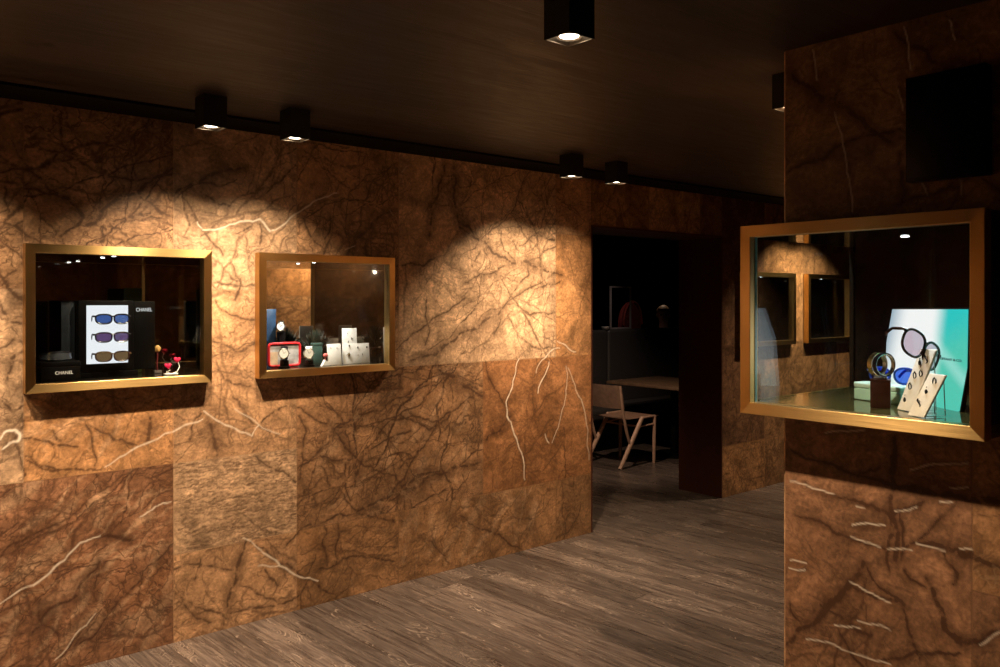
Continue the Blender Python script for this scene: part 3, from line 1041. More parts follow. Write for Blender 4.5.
def make_lamp(label, loc, group):
    t = thing('ceiling_spotlight', label, 'ceiling lamp', loc, 0.0, group)
    s, w = 0.049, 0.004
    bm = new()
    h = LAMP_H
    o = [(-s, -s), (s, -s), (s, s), (-s, s)]
    i = [(-s + w, -s + w), (s - w, -s + w), (s - w, s - w), (-s + w, s - w)]
    ot = [bm.verts.new((x, y, 0)) for x, y in o]
    ob = [bm.verts.new((x, y, -h)) for x, y in o]
    ib = [bm.verts.new((x, y, -h)) for x, y in i]
    it = [bm.verts.new((x, y, -h + 0.018)) for x, y in i]
    bm.faces.new(ot)
    for k in range(4):
        j = (k + 1) % 4
        bm.faces.new((ot[k], ob[k], ob[j], ot[j]))
        bm.faces.new((ob[k], ib[k], ib[j], ob[j]))
        bm.faces.new((ib[k], it[k], it[j], ib[j])).material_index = 1
    bm.faces.new(it)
    obj('housing', bm, [M['lamp_black'], M['lamp_inside']], t, smooth=False)
    bm = new()
    n = 28
    a = [bm.verts.new((0.034 * math.cos(2 * PI * k / n), 0.034 * math.sin(2 * PI * k / n), -h + 0.005)) for k in range(n)]
    b = [bm.verts.new((0.027 * math.cos(2 * PI * k / n), 0.027 * math.sin(2 * PI * k / n), -h + 0.0125)) for k in range(n)]
    for k in range(n):
        bm.faces.new((a[k], a[(k + 1) % n], b[(k + 1) % n], b[k]))
    obj('reflector', bm, M['lamp_inside'], t)
    bm = new()
    cyl(bm, (0, 0, -h + 0.0105), 0.0262, 0.004, 28)
    obj('lens', bm, M['bulb'], t)
    return t


def spot(name, loc, power, angle, blend, color, radius=0.02, target=None):
    L = bpy.data.lights.new(name, 'SPOT')
    L.energy = power
    L.spot_size = math.radians(angle)
    L.spot_blend = blend
    L.color = color
    L.shadow_soft_size = radius
    o = bpy.data.objects.new(name, L)
    o.location = loc
    if target is not None:
        d = Vector(target) - Vector(loc)
        o.rotation_euler = d.to_track_quat('-Z', 'Y').to_euler()
    COL.objects.link(o)
    return o


WARM = (1.0, 0.765, 0.52)
GW = 'square black lamps above the stone wall'
GR = 'square black lamps down the middle of the ceiling'
LY = 3.41
wall_lamps = [
    (1.32, LY, 'small square black ceiling lamp over the left wall case, left of its pair', 1.0),
    (1.70, LY, 'small square black ceiling lamp over the second wall case from the left', 1.0),
    (3.45, LY, 'small square black ceiling lamp just left of the doorway, left of its pair', 1.0),
    (3.84, LY, 'small square black ceiling lamp directly in front of the doorway top', 0.55),
]
row_lamps = [(1.62, 1.61, 'large square black ceiling lamp nearest the viewer at the top', 1.0),
             (2.84, 1.655, 'thin sliver of a black ceiling lamp half hidden by the stone pillar', 0.8)]
first = None
for x, y, lab, k in wall_lamps + row_lamps:
    g = GW if y > 3 else GR
    if first is None:
        first = make_lamp(lab, (x, y, CEIL), g)
    else:
        dup(first, (x, y, CEIL), 0.0, lab, g)
PW_WALL = 60.0
PW_DOWN = 128.0
PW_ROW = 95.0
for x, k in ((-0.82, 1), (-0.45, 1), (-0.05, 0.7), (0.33, 0.9), (1.32, 1.0), (1.70, 0.85), (3.45, 1.15), (3.84, 0.5), (6.62, 1), (7.00, 1)):
    zl = CEIL - LAMP_H - 0.004
    spot('wall_lamp_light', (x, LY, zl), PW_WALL * k, 104, 0.65, WARM, 0.02, (x, LY + 0.31, zl - 1))
    spot('wall_lamp_downlight', (x, LY, zl), PW_DOWN * k * (0.3 if x > 5 else 1.0), 74, 1.0, WARM, 0.02, (x, LY + 0.16, zl - 1))
for x, y, k in ((0.48, 1.61, 1.1), (1.62, 1.61, 1.25), (2.84, 1.655, 0.9), (3.7, 1.75, 0.9), (5.1, 1.64, 0.1)):
    spot('row_lamp_light', (x, y, CEIL - LAMP_H - 0.004), PW_ROW * k, 112, 0.8, WARM)

spot('pillar_fill_light', (1.62, 1.61, CEIL - LAMP_H - 0.004), 95.0, 60, 0.9, WARM, 0.02, (2.56, 1.15, 0.35))  # extra spot added inside the row lamp to brighten the lower pillar

# ------------------------------------------------------------------ display cases
def ring_frame(bm, W, H, t, d):
    o = [(-W / 2, 0), (W / 2, 0), (W / 2, H), (-W / 2, H)]
    i = [(-W / 2 + t, t), (W / 2 - t, t), (W / 2 - t, H - t), (-W / 2 + t, H - t)]
    e = 0.0015
    rows = []
    for pts, y in ((o, d), (o, e), ([(x - math.copysign(e, x), z + (e if z < H / 2 else -e)) for x, z in o], 0.0),
                   ([(x + math.copysign(e, x), z + (-e if z < H / 2 else e)) for x, z in i], 0.0), (i, e), (i, d)):
        rows.append([bm.verts.new((x, y, z)) for x, z in pts])
    for i_, (a, b) in enumerate(zip(rows, rows[1:] + rows[:1])):
        for k in range(4):
            bm.faces.new((a[k], a[(k + 1) % 4], b[(k + 1) % 4], b[k])).material_index = (k + (i_ in (0, 4))) % 2


FT = 0.038


def case_led(t, x, y, z, r=0.009):
    bm = new()
    cyl(bm, (x, y, z - 0.0009), r + 0.004, 0.0014, 20)
    o = obj('spotlight', bm, M['chrome'], t)
    bm = new()
    cyl(bm, (x, y, z - 0.0021), r, 0.0008, 20)
    obj('lens', bm, M['led'], o)


def make_wall_case(label, loc, W, H, leds):
    D = 0.47
    t = thing('display_case', label, 'display case', loc, 0.0, 'brass framed wall cases')
    bm = new()
    ring_frame(bm, W, H, FT, 0.0525)
    obj('frame', bm, [M['brass'], M['brass_upright']], t, smooth=False)
    bm = new()
    box(bm, -W / 2 + FT, W / 2 - FT, 0.020, 0.026, FT, H - FT)
    obj('glass_pane', bm, M['glass'], t, smooth=False)
    e = 0.004
    bm = new()
    box(bm, -W / 2 + FT, W / 2 - FT, D - 0.01, D, FT, H - FT)
    obj('back_panel', bm, M['mirror'], t, smooth=False)
    for s in (-1, 1):
        bm = new()
        x0, x1 = sorted((s * (W / 2 - FT), s * (W / 2 - FT + 0.012)))
        box(bm, x0, x1, 0.0528, D, FT - 0.01, H - FT + 0.01)
        obj('side_panel', bm, M['mirror'] if s > 0 else M['blackglass'], t, smooth=False)
    bm = new()
    box(bm, -W / 2 + FT, W / 2 - FT, 0.0528, D, H - FT, H - FT + 0.012)
    obj('top_panel', bm, M['blackglass'], t, smooth=False)
    bm = new()
    box(bm, -W / 2 + FT, W / 2 - FT, 0.0528, D, FT - 0.012, FT)
    obj('shelf', bm, M['case_shelf'], t, smooth=False)
    for x, y in leds:
        case_led(t, x, y, H - FT)
    return t


FRONT_Y = 3.878
H = CASE_Z1 - CASE_Z0
c = CASES[0]
make_wall_case('leftmost brass framed wall case holding lit sunglasses display', ((c[0] + c[1]) / 2, FRONT_Y, CASE_Z0), c[1] - c[0], H,
               [(-0.03, 0.06), (-0.03, 0.24)])
c = CASES[1]
case2 = make_wall_case('brass framed wall case holding watches and white jewellery cards', ((c[0] + c[1]) / 2, FRONT_Y, CASE_Z0), c[1] - c[0], H,
                       [(-0.07, 0.06), (-0.07, 0.24)])
dup(case2, (sum(CASES[2]) / 2, FRONT_Y, CASE_Z0), 0.0, 'dark wall case seen through the glass side of the pillar case, on the left')
dup(case2, (sum(CASES[3]) / 2, FRONT_Y, CASE_Z0), 0.0, 'far wall case seen through the pillar case glass, with a watch inside')

# pillar case
PW_, PH_ = PC_Y1 - PC_Y0, PC_Z1 - PC_Z0
PD_ = PC_X1 - PC_X0
pc = thing('display_case', 'large brass framed glass case jutting from the stone pillar at right', 'display case',
           (PC_X0, (PC_Y0 + PC_Y1) / 2, PC_Z0), -PI / 2)
bm = new()
ring_frame(bm, PW_, PH_, FT, 0.045)
obj('frame', bm, [M['brass'], M['brass_upright']], pc, smooth=False)
bm = new()
box(bm, -PW_ / 2 + FT, PW_ / 2 - FT, 0.020, 0.026, FT, PH_ - FT)
obj('glass_pane', bm, M['glass'], pc, smooth=False)
bm = new()
box(bm, -PW_ / 2 + 0.020, -PW_ / 2 + 0.028, 0.0455, PD_ - 0.012, FT, PH_ - FT)
for f in bm.faces:
    if abs(f.normal.y) > 0.9:
        f.material_index = 1
obj('side_glass', bm, [M['side_glass'], M['glass_edge']], pc, smooth=False)
bm = new()
box(bm, -PW_ / 2 + 0.034, -PW_ / 2 + 0.040, 0.028, 0.040, FT, PH_ - FT, mi=0)
obj('glass_edge_strip', bm, M['glass_edge'], pc, smooth=False)
bm = new()
box(bm, PW_ / 2 - FT, PW_ / 2 - 0.002, 0.0455, PD_, FT, PH_ - FT)
obj('side_panel', bm, M['casebody'], pc, smooth=False)
bm = new()
box(bm, -PW_ / 2 + 0.004, PW_ / 2 - FT, PD_ - 0.012, PD_, FT, PH_ - FT)
obj('back_panel', bm, M['blackglass'], pc, smooth=False)
bm = new()
box(bm, -PW_ / 2 + 0.002, PW_ / 2 - 0.002, 0.0455, PD_, PH_ - FT, PH_ - 0.002)
obj('top_panel', bm, M['blackglass'], pc, smooth=False)
bm = new()
box(bm, -PW_ / 2 + 0.002, PW_ / 2 - 0.002, 0.0455, PD_, 0.002, FT)
obj('shelf', bm, M['shelf'], pc, smooth=False)
PSZ = PC_Z0 + FT
led_w = on_z(905, 236, PC_Z1 - FT)
case_led(pc, -(led_w.y - (PC_Y0 + PC_Y1) / 2), led_w.x - PC_X0, PH_ - FT, 0.013)

COOL = (0.86, 0.95, 1.0)
spot('pillar_case_light', (led_w.x, led_w.y, PC_Z1 - FT - 0.012), 15.0, 130, 0.8, COOL, 0.012)
spot('wall_case_light', (1.08, FRONT_Y + 0.10, CASE_Z1 - FT - 0.012), 0.05, 130, 0.8, COOL, 0.012)
spot('wall_case_light', (1.08, FRONT_Y + 0.24, CASE_Z1 - FT - 0.012), 0.05, 130, 0.8, COOL, 0.012)
spot('wall_case_light', (2.06, FRONT_Y + 0.06, CASE_Z1 - FT - 0.012), 28.0, 140, 0.6, (1.0, 0.95, 0.88), 0.012, (2.2, 4.08, 1.3))
spot('wall_case_light', (2.06, FRONT_Y + 0.24, CASE_Z1 - FT - 0.012), 2.0, 140, 0.6, (1.0, 0.94, 0.86), 0.012)
spot('wall_case_light', (7.18, FRONT_Y + 0.08, CASE_Z1 - FT - 0.012), 3.0, 140, 0.6, (1.0, 0.94, 0.86), 0.012)


# ------------------------------------------------------------------ eyewear
def superellipse(w, h, p, n=28, skew=0.0):
    out = []
    for k in range(n):
        a = 2 * PI * k / n
        c, s = math.cos(a), math.sin(a)
        x = math.copysign(abs(c) ** (2.0 / p), c) * w / 2
        z = math.copysign(abs(s) ** (2.0 / p), s) * h / 2
        x *= 1.0 + skew * (z / h)
        out.append((x, z))
    return out


def make_glasses(label, group, loc, rotz, frame, lens, lw=0.056, lh=0.040, gap=0.018, p=2.8, rim=0.0032, skew=0.15, arm=0.13, fold=0.0, tilt=0.0, name='sunglasses', base=None):
    """front in the local xz plane facing -y, resting height = lower rim; temples run to +y"""
    t = thing(name, label, 'sunglasses' if 'sun' in name else 'glasses', loc, rotz, group)
    t.rotation_euler[0] = tilt
    cz = lh / 2 + rim
    bm = new()
    cx = gap / 2 + lw / 2

    def bow(x):
        return 1.6 * x * x
    for s in (-1, 1):
        ol = superellipse(lw, lh, p, 32, skew)
        tube(bm, [(s * (cx + x), bow(cx + x), cz + z) for x, z in ol], rim, closed=True, n=8)
    tube(bm, [(-gap / 2 - .002, 0, cz + lh * .22), (-gap / 4, -.001, cz + lh * .30), (gap / 4, -.001, cz + lh * .30), (gap / 2 + .002, 0, cz + lh * .22)], rim * 0.95)
    for s in (-1, 1):
        xe = cx + lw / 2
        tube(bm, [(s * (xe - .002), bow(xe), cz + lh * .28), (s * (xe + .006), bow(xe) + .001, cz + lh * .31), (s * (xe + .008), bow(xe) + .008, cz + lh * .31)], rim * 1.2)
    obj('frame_front', bm, frame, t)
    for s in (-1, 1):
        bm = new()
        ol = superellipse(lw - rim, lh - rim, p, 32, skew)
        f = [bm.verts.new((s * (cx + x), bow(cx + x) - .0005, cz + z)) for x, z in ol]
        g = [bm.verts.new((s * (cx + x), bow(cx + x) + .001, cz + z)) for x, z in ol]
        bm.faces.new(f)
        bm.faces.new(g)
        for k in range(32):
            bm.faces.new((f[k], f[(k + 1) % 32], g[(k + 1) % 32], g[k]))
        obj('lens', bm, lens, t)
    for s in (-1, 1):
        bm = new()
        xe = cx + lw / 2 + .008
        y0 = bow(xe) + .006
        fo = fold if fold >= 0 else (-fold if s > 0 else 0.0)
        ca, sa = math.cos(fo), math.sin(fo)
        pts = []
        for k in range(9):
            d = arm * k / 8
            dz = 0.0 if k < 6 else -0.010 * (k - 5) ** 1.3 * 0.6
            pts.append((s * (xe - d * sa), y0 + d * ca, cz + lh * .31 + dz))
        tube(bm, pts, [rim * 1.25] * 6 + [rim * 1.5] * 3, flat=0.5)
        obj('temple', bm, frame, t)
    return t


# ------------------------------------------------------------------ left wall case contents
SZ = CASE_Z0 + FT + 0.0005     # shelf height in the wall cases
DY = 4.03                      # front of the lit sunglasses display
a = on_y(86.4, 305.4, DY)
b = on_y(127.8, 365.0, DY)
sx0, sx1, sz1, sz0 = a.x, b.x, a.z, 1.312
dx0, dx1, dz1 = sx0 - 0.032, on_y(156, 303, DY).x, sz1 + 0.022
ds = thing('sunglasses_display', 'black countertop display with a white lit panel of three sunglasses', 'display stand', ((dx0 + dx1) / 2, DY, SZ))
mx = (dx0 + dx1) / 2
bm = new()
box(bm, dx0 - mx, sx1 + 0.026 - mx, 0.0, 0.06, 0.028, dz1 - SZ, 0.003)
body = obj('housing', bm, M['black'], ds)
bm = new()
box(bm, sx1 + 0.0265 - mx, dx1 - mx, 0.012, 0.05, 0.028, dz1 - SZ - 0.004, 0.002)
obj('logo_panel', bm, M['black'], ds)
bm = new()
box(bm, dx0 - 0.01 - mx, sx1 + 0.045 - mx, -0.004, 0.075, 0.0, 0.026, 0.003)
obj('base', bm, M['black'], ds)
bm = new()
box(bm, sx0 - mx, sx1 - mx, -0.004, -0.0005, sz0 - SZ, sz1 - SZ)
obj('light_panel', bm, emissive('white_light_panel', (0.93, 0.95, 1.0), 1.0), ds, smooth=False)
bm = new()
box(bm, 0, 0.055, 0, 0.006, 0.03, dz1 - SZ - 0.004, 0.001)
sp_ = obj('side_panel', bm, M['ghost_panel'], ds, loc=(dx0 - 0.060 - mx, 0.045, 0))  # dim panel standing in for a ghost reflection of the lit panel
tp = on_y(144, 310.5, DY + 0.012)
lettering('CHANEL', 0.017, M['letter_lit'], ds, (tp.x - mx, 0.0112, tp.z - SZ - 0.004), (PI / 2, 0, 0), width=0.072)
scx = (sx0 + sx1) / 2 + 0.012
GS = 'sunglasses mounted on the lit panel'
for zc_px, lens, fr, lab in ((319, 'lens_blue', 'blackframe', 'top sunglasses on the lit display panel, with blue lenses'),
                             (337, 'lens_purple', 'blackframe', 'middle sunglasses on the lit display panel, with purple lenses'),
                             (356, 'lens_brown', 'tortoise', 'bottom sunglasses on the lit display panel, with brown tortoiseshell look')):
    zc = on_y(110, zc_px, DY).z
    g = make_glasses(lab, GS, (scx, DY - 0.0445, zc - 0.024), 0.0, M[fr], M[lens], lw=0.066, lh=0.042, gap=0.010, p=2.7, rim=0.0036, arm=0.030)

bw0, bw1 = on_y(41, 382, 3.955).x, on_y(80.5, 380, 3.955).x
bt = thing('packaging_box', 'black box with white lettering in the left corner of the leftmost case', 'box', ((bw0 + bw1) / 2, 3.955, SZ))
hw = (bw1 - bw0) / 2
bm = new()
box(bm, -hw, hw, 0, 0.10, 0, 0.062, 0.002)
obj('box_body', bm, M['black'], bt)
bm = new()
box(bm, -hw - .001, hw + .001, -.001, 0.101, 0.0625, 0.085, 0.002)
obj('lid', bm, M['black'], bt)
lettering('CHANEL', 0.014, M['letter'], bt, (0.012, -0.0012, 0.030), (PI / 2, 0, 0), width=0.070)
# wraparound sunglasses lying on the black box
wg = thing('sunglasses', 'grey mirrored wraparound sunglasses lying on the black box', 'sunglasses', ((bw0 + bw1) / 2 - 0.004, 3.985, SZ + 0.0865))
bm = new()
rows = []
for i in range(17):
    th = -1.15 + 2.3 * i / 16
    hh = 0.034 * (1 - 0.30 * abs(th) ** 2 / 1.3)
    x, y = 0.068 * math.sin(th), 0.045 - 0.055 * math.cos(th)
    rows.append([bm.verts.new((x, y + 0.012 * k / 4 * 1.0, 0.004 + 0.004 * abs(th) + hh * k / 4)) for k in range(5)])
for r0, r1 in zip(rows, rows[1:]):
    for k in range(4):
        bm.faces.new((r0[k], r1[k], r1[k + 1], r0[k + 1]))
bmesh.ops.solidify(bm, geom=bm.faces[:], thickness=0.002)
obj('shield_lens', bm, M['lens_shield'], wg)
bm = new()
tube(bm, [(0.068 * math.sin(-1.2 + 2.4 * i / 16), 0.057 - 0.055 * math.cos(-1.2 + 2.4 * i / 16), 0.040 - 0.010 * abs(-1.2 + 2.4 * i / 16) ** 1.6) for i in range(17)], 0.0032)
obj('brow_bar', bm, M['blackframe'], wg)
for s in (-1, 1):
    bm = new()
    tube(bm, [(s * 0.065, 0.035, 0.024), (s * 0.066, 0.06, 0.018), (s * 0.055, 0.08, 0.008), (s * 0.02, 0.085, 0.005)], 0.0035)
    obj('temple', bm, M['blackframe'], wg)

# heart earrings on a white stand
hb = on_z(171, 374.5, SZ)
hy = max(hb.y, 3.945)
he = thing('heart_earring_stand', 'white wire stand with two red hearts at the right of the leftmost case', 'earrings', (on_y(171, 374, hy).x, hy, SZ))
bm = new()
box(bm, -0.030, 0.030, -0.012, 0.014, 0, 0.006, 0.002)
obj('base', bm, M['white'], he)


def heart(bm, c, s):
    n = 28
    pts = []
    for k in range(n):
        a = 2 * PI * k / n
        pts.append((16 * math.sin(a) ** 3 / 34 * s, (13 * math.cos(a) - 5 * math.cos(2 * a) - 2 * math.cos(3 * a) - math.cos(4 * a)) / 34 * s))
    for sg in (-1, 1):
        prev = None
        for f, d in ((1.0, 0.0), (0.9, 0.10), (0.6, 0.17), (0.25, 0.20)):
            ringv = [bm.verts.new((c[0] + x * f, c[1] + sg * d * s, c[2] + z * f)) for x, z in pts]
            if prev:
                for k in range(n):
                    bm.faces.new((prev[k], prev[(k + 1) % n], ringv[(k + 1) % n], ringv[k]))
            prev = ringv
        bm.faces.new(prev)
    bmesh.ops.remove_doubles(bm, verts=bm.verts[:], dist=1e-5)


for px, py, sgn in ((168, 366, -1), (177.3, 359.7, 1)):
    q = on_y(px, py, hy)
    lx, lz = q.x - he.location.x, q.z - SZ
    bm = new()
    heart(bm, (lx, 0, lz), 0.036)
    obj('heart', bm, M['rose'], he)
    bm = new()
    tube(bm, [(lx * 0.3, 0.0, 0.005), (lx * 0.4 + 0.016 * sgn, 0.0, 0.012), (lx + 0.012 * (1 if sgn > 0 else 1), 0.003, lz * 0.5), (lx + 0.004, 0.002, lz - 0.010)], 0.0020)
    obj('wire', bm, M['white'], he)

# small gold blossom on a dark red stem
gb = on_y(157.5, 368, 4.10)
gt = thing('flower_ornament', 'small gold blossom on a dark red stem beside the black display', 'ornament', (gb.x, 4.10, SZ))
bm = new()
box(bm, -0.018, 0.018, -0.012, 0.012, 0, 0.014, 0.002)
obj('base', bm, plain('grey_base', (0.09, 0.075, 0.07), 0.4), gt)
bm = new()
tube(bm, [(0, 0, 0.012), (-0.003, 0, 0.05), (0.001, 0, 0.085), (-0.002, 0, 0.11)], 0.0035)
obj('stem', bm, plain('dark_red_stem', (0.10, 0.012, 0.014), 0.4), gt)
bm = new()
for k in range(6):
    an = k * PI / 3
    ball(bm, (0.008 * math.cos(an), 0.004 * math.sin(an), 0.118 + 0.006 * math.sin(an * 2)), 0.0095, 1, .6, 1.2, 8)
obj('blossom', bm, plain('old_gold_petals', (0.42, 0.24, 0.07), 0.4), gt)
# card built in place of an olive green reflection behind the display
q0, q1 = on_y(124, 288, 4.20), on_y(142, 302, 4.20)
oc = new()
box(oc, q0.x, q1.x, 4.20, 4.206, SZ, q0.z, 0.001)
tag(obj('card', oc, M['olive']), 'olive green reflection built as a card behind the black sunglasses display', 'card')


# ------------------------------------------------------------------ watches
def make_watch(label, group, loc, rotz, strap, dial, r=0.020):
    """a closed wristwatch standing upright: dial faces -y"""
    t = thing('wristwatch', label, 'watch', loc, rotz, group)
    bm = new()
    R = r * 1.35
    n = 28
    rows = []
    w = r * 0.62
    for k in range(n + 1):
        a = 2 * PI * k / n
        y, z = R * 1.15 * math.sin(a), R * math.cos(a) + R
        rows.append([bm.verts.new((-w, y, z)), bm.verts.new((w, y, z))] if k < n else rows[0])
    for k in range(n):
        bm.faces.new((rows[k][0], rows[k][1], rows[k + 1][1], rows[k + 1][0]))
    bmesh.ops.solidify(bm, geom=bm.faces[:], thickness=0.0022)
    obj('strap', bm, strap, t)
    bm = new()
    yc = -R * 1.15
    cyl(bm, (0, yc - 0.002, R), r, 0.008, 28, axis='Y')
    tube(bm, [(r * .96 * math.cos(2 * PI * k / 28), yc - 0.006, R + r * .96 * math.sin(2 * PI * k / 28)) for k in range(28)], 0.0022, closed=True)
    cyl(bm, (r + 0.003, yc - 0.002, R), 0.0026, 0.006, 10, axis='X')
    obj('watch_case', bm, M['silver'], t)
    bm = new()
    cyl(bm, (0, yc - 0.0062, R), r * .86, 0.0012, 28, axis='Y')
    o = obj('dial', bm, dial, t)
    bm = new()
    tube(bm, [(0, yc - 0.0076, R), (r * .45, yc - 0.0076, R + r * .35)], 0.0008, n=5)
    tube(bm, [(0, yc - 0.0076, R), (-r * .25, yc - 0.0076, R + r * .65)], 0.0008, n=5)
    obj('hands', bm, M['black'] if dial is M['dialwhite'] else M['silver'], o)
    return t


def make_stand(label, loc, rotz, h, w=0.036, d=0.036, mat=None, group=None):
    t = thing('watch_stand', label, 'stand', loc, rotz, group)
    bm = new()
    box(bm, -w / 2 - .004, w / 2 + .004, -d / 2 - .004, d / 2 + .004, 0, 0.010, 0.002)
    obj('foot', bm, mat or M['black'], t)
    bm = new()
    box(bm, -w / 2, w / 2, -d / 2, d / 2, 0.0102, h, 0.004)
    obj('block', bm, mat or M['black'], t)
    return t


GWCH = 'watches in the second wall case'


def case2_at(px, y):
    return on_y(px, 350, y).x


# pedestal with a watch at the back
X = case2_at(281, 4.16)
zt = on_y(281, 332, 4.16).z
make_stand('tall black stand carrying a watch behind the red framed picture', (X, 4.16, SZ), 0.0, zt - SZ)
make_watch('silver watch raised on the tall black stand behind the red framed picture', GWCH, (X, 4.16, zt + 0.0012), -0.50, M['silver'], M['dialwhite'], 0.022)
q0, q1 = on_y(267.5, 309, 4.20), on_y(276, 309, 4.20)
bm = new()
box(bm, q0.x - 0.02, q1.x, 4.20, 4.206, SZ, q0.z, 0.001)
tag(obj('card', bm, M['navy']), 'tall dark navy card at the left back of the watch case', 'card')
# red framed picture
y = 4.035
x0, x1 = case2_at(267.5, y), case2_at(301, y)
zt = on_y(280, 342.3, y).z
pt = thing('picture_frame', 'small red framed picture behind a watch in the second wall case', 'picture frame', ((x0 + x1) / 2, y, SZ))
w, h = x1 - x0, zt - SZ
bm = new()
ol = [(w / 2 * 0.945 * (1 if 0 else 1) * 0 + x, z) for x, z in superellipse(w - 0.014, h - 0.014, 9.0, 48)]
tube(bm, [(x, 0.0, z + h / 2) for x, z in ol], 0.007, closed=True, n=10)
obj('frame', bm, M['red'], pt)
bm = new()
box(bm, -w / 2 + .010, w / 2 - .010, 0.0, 0.004, 0.010, h - 0.010)
pic = obj('picture', bm, M['greyphoto'], pt)
bm = new()
box(bm, -w / 2 + .014, -w / 2 + .055, -0.004, -0.0005, 0.012, h * .62)
obj('beige_panel', bm, M['beige'], pic)
# watch in front of picture
X, y = case2_at(284.5, 3.975), 3.978
make_stand('low black stand carrying a watch in front of the red framed picture', (X, y, SZ), 0.0, 0.042)
make_watch('silver watch with dark strap in front of the red framed picture', GWCH, (X, y, SZ + 0.0435), -0.50, M['blackframe'], M['dialwhite'], 0.026)
# white watch
X, y = case2_at(309, 3.99), 3.99
make_stand('low black stand under the white watch', (X, y, SZ), 0.0, 0.034)
make_watch('white watch standing beside the dark green box', GWCH, (X, y, SZ + 0.0355), -0.50, M['white'], M['dialwhite'], 0.027)
y = 4.06
x0, x1 = case2_at(313, y), case2_at(322.5, y)
gbx = thing('watch_box', 'dark green upright box behind the white watch', 'box', ((x0 + x1) / 2, y, SZ))
hh = on_y(317, 343, y).z - SZ
bm = new()
box(bm, -(x1 - x0) / 2, (x1 - x0) / 2, 0, 0.03, 0, hh * 0.86, 0.002)
obj('box_body', bm, M['greenbox'], gbx)
bm = new()
box(bm, -(x1 - x0) / 2 - .001, (x1 - x0) / 2 + .001, -0.001, 0.031, hh * 0.865, hh, 0.002)
obj('lid', bm, M['greenbox'], gbx)
# dark bush
y = 4.16
X = case2_at(315.5, y)
hp = on_y(315, 326, y).z - SZ
pl = thing('potted_plant', 'dark bushy little plant behind the watches', 'plant', (X, y, SZ))
bm = new()
cyl(bm, (0, 0, 0.025), 0.022, 0.05, 16, r2=0.028)
obj('pot', bm, M['black'], pl)
bm = new()
for k in range(260):
    th, ph = random.uniform(0, 2 * PI), random.uniform(0.05, 1.35)
    L = random.uniform(0.6, 1.0) * (hp - 0.05)
    d = Vector((math.cos(th) * math.sin(ph), math.sin(th) * math.sin(ph) * .6, math.cos(ph)))
    p0 = Vector((0, 0, 0.048))
    s_ = Vector((-math.sin(th), math.cos(th), 0)) * 0.0055
    p1 = p0 + d * L * .6 + Vector((0, 0, 0.004))
    p2 = p0 + d * L
    v = [bm.verts.new(p0), bm.verts.new(p1 + s_), bm.verts.new(p2), bm.verts.new(p1 - s_)]
    bm.faces.new(v)
obj('foliage', bm, M['plant'], pl, smooth=False)
# red topped ornament
y = 3.99
X = case2_at(325, y)
ro = thing('ring_holder', 'little red topped ornament on a white wedge beside the white cards', 'ornament', (X, y, SZ))
bm = new()
prism(bm, [(-0.022, 0.0), (0.024, 0.0), (0.024, 0.010), (-0.004, 0.032)], -0.012, 0.012, 0.0015)
obj('wedge', bm, M['white'], ro)
bm = new()
ball(bm, (0.003, 0, 0.054), 0.014, 1, .8, .9, 14)
tube(bm, [(0.000, 0, 0.026), (0.003, 0, 0.045)], 0.003)
obj('bead', bm, plain('coral_red', (0.62, 0.13, 0.12), 0.35), ro)


# white jewellery cards
def make_card(label, px0, px1, pyt, y, lean, studs, pyb=None):
    x0, x1 = case2_at(px0, y), case2_at(px1, y)
    h = on_y((px0 + px1) / 2, pyt, y).z - SZ
    t = thing('jewellery_card', label, 'jewellery display', ((x0 + x1) / 2, y, SZ), 0.0, 'white jewellery cards')
    w = x1 - x0
    bm = new()
    box(bm, -w / 2, w / 2, 0, 0.005, 0.0005, h, 0.001)
    for v in bm.verts:
        v.co.y += v.co.z * lean
    obj('card', bm, M['white'], t)
    bm = new()
    prism(bm, [(-0.006, 0.0005), (0.006, 0.0005), (0.006, h * .6), (-0.006, h * .6)], 0.006, 0.012)
    for v in bm.verts:
        v.co.y += (h * .6 - v.co.z) * 0.35 + v.co.z * lean
    obj('strut', bm, M['white'], t)
    for (fx, fz, r, m) in studs:
        bm = new()
        px_, pz_ = -w / 2 + fx * w, fz * h
        ball(bm, (px_, pz_ * lean - r * .5, pz_), r, 1, .7, 1.15, 10)
        if r > 0.006:
            tube(bm, [(px_ + r * 1.1 * math.cos(k * PI / 6), pz_ * lean - 0.001, pz_ + r * 1.25 * math.sin(k * PI / 6)) for k in range(12)], 0.001, closed=True, n=5)
        obj('earring', bm, m, t)
    return t


dk, gy = M['dialdark'], M['silver']
make_card('left white jewellery card of the trio in the watch case', 328.2, 342.0, 344, 3.985, 0.12, [(.25, .82, .003, gy), (.7, .82, .003, gy)])
make_card('tallest white jewellery card, behind the wide one', 343.0, 357.5, 328.2, 4.07, 0.05, [(.35, .86, .003, gy), (.62, .70, .005, gy), (.4, .62, .003, gy)])
make_card('wide white jewellery card holding dark stud earrings', 343.5, 370.0, 343.5, 4.005, 0.10,
          [(.24, .90, .0045, dk), (.56, .80, .0048, dk), (.90, .80, .0048, dk), (.2, .48, .009, gy), (.55, .42, .003, gy), (.72, .45, .003, gy)])

# ------------------------------------------------------------------ pillar case contents
RZ = PSZ + 0.0005


def pcase(px, py):
    return on_z(px, py, RZ)


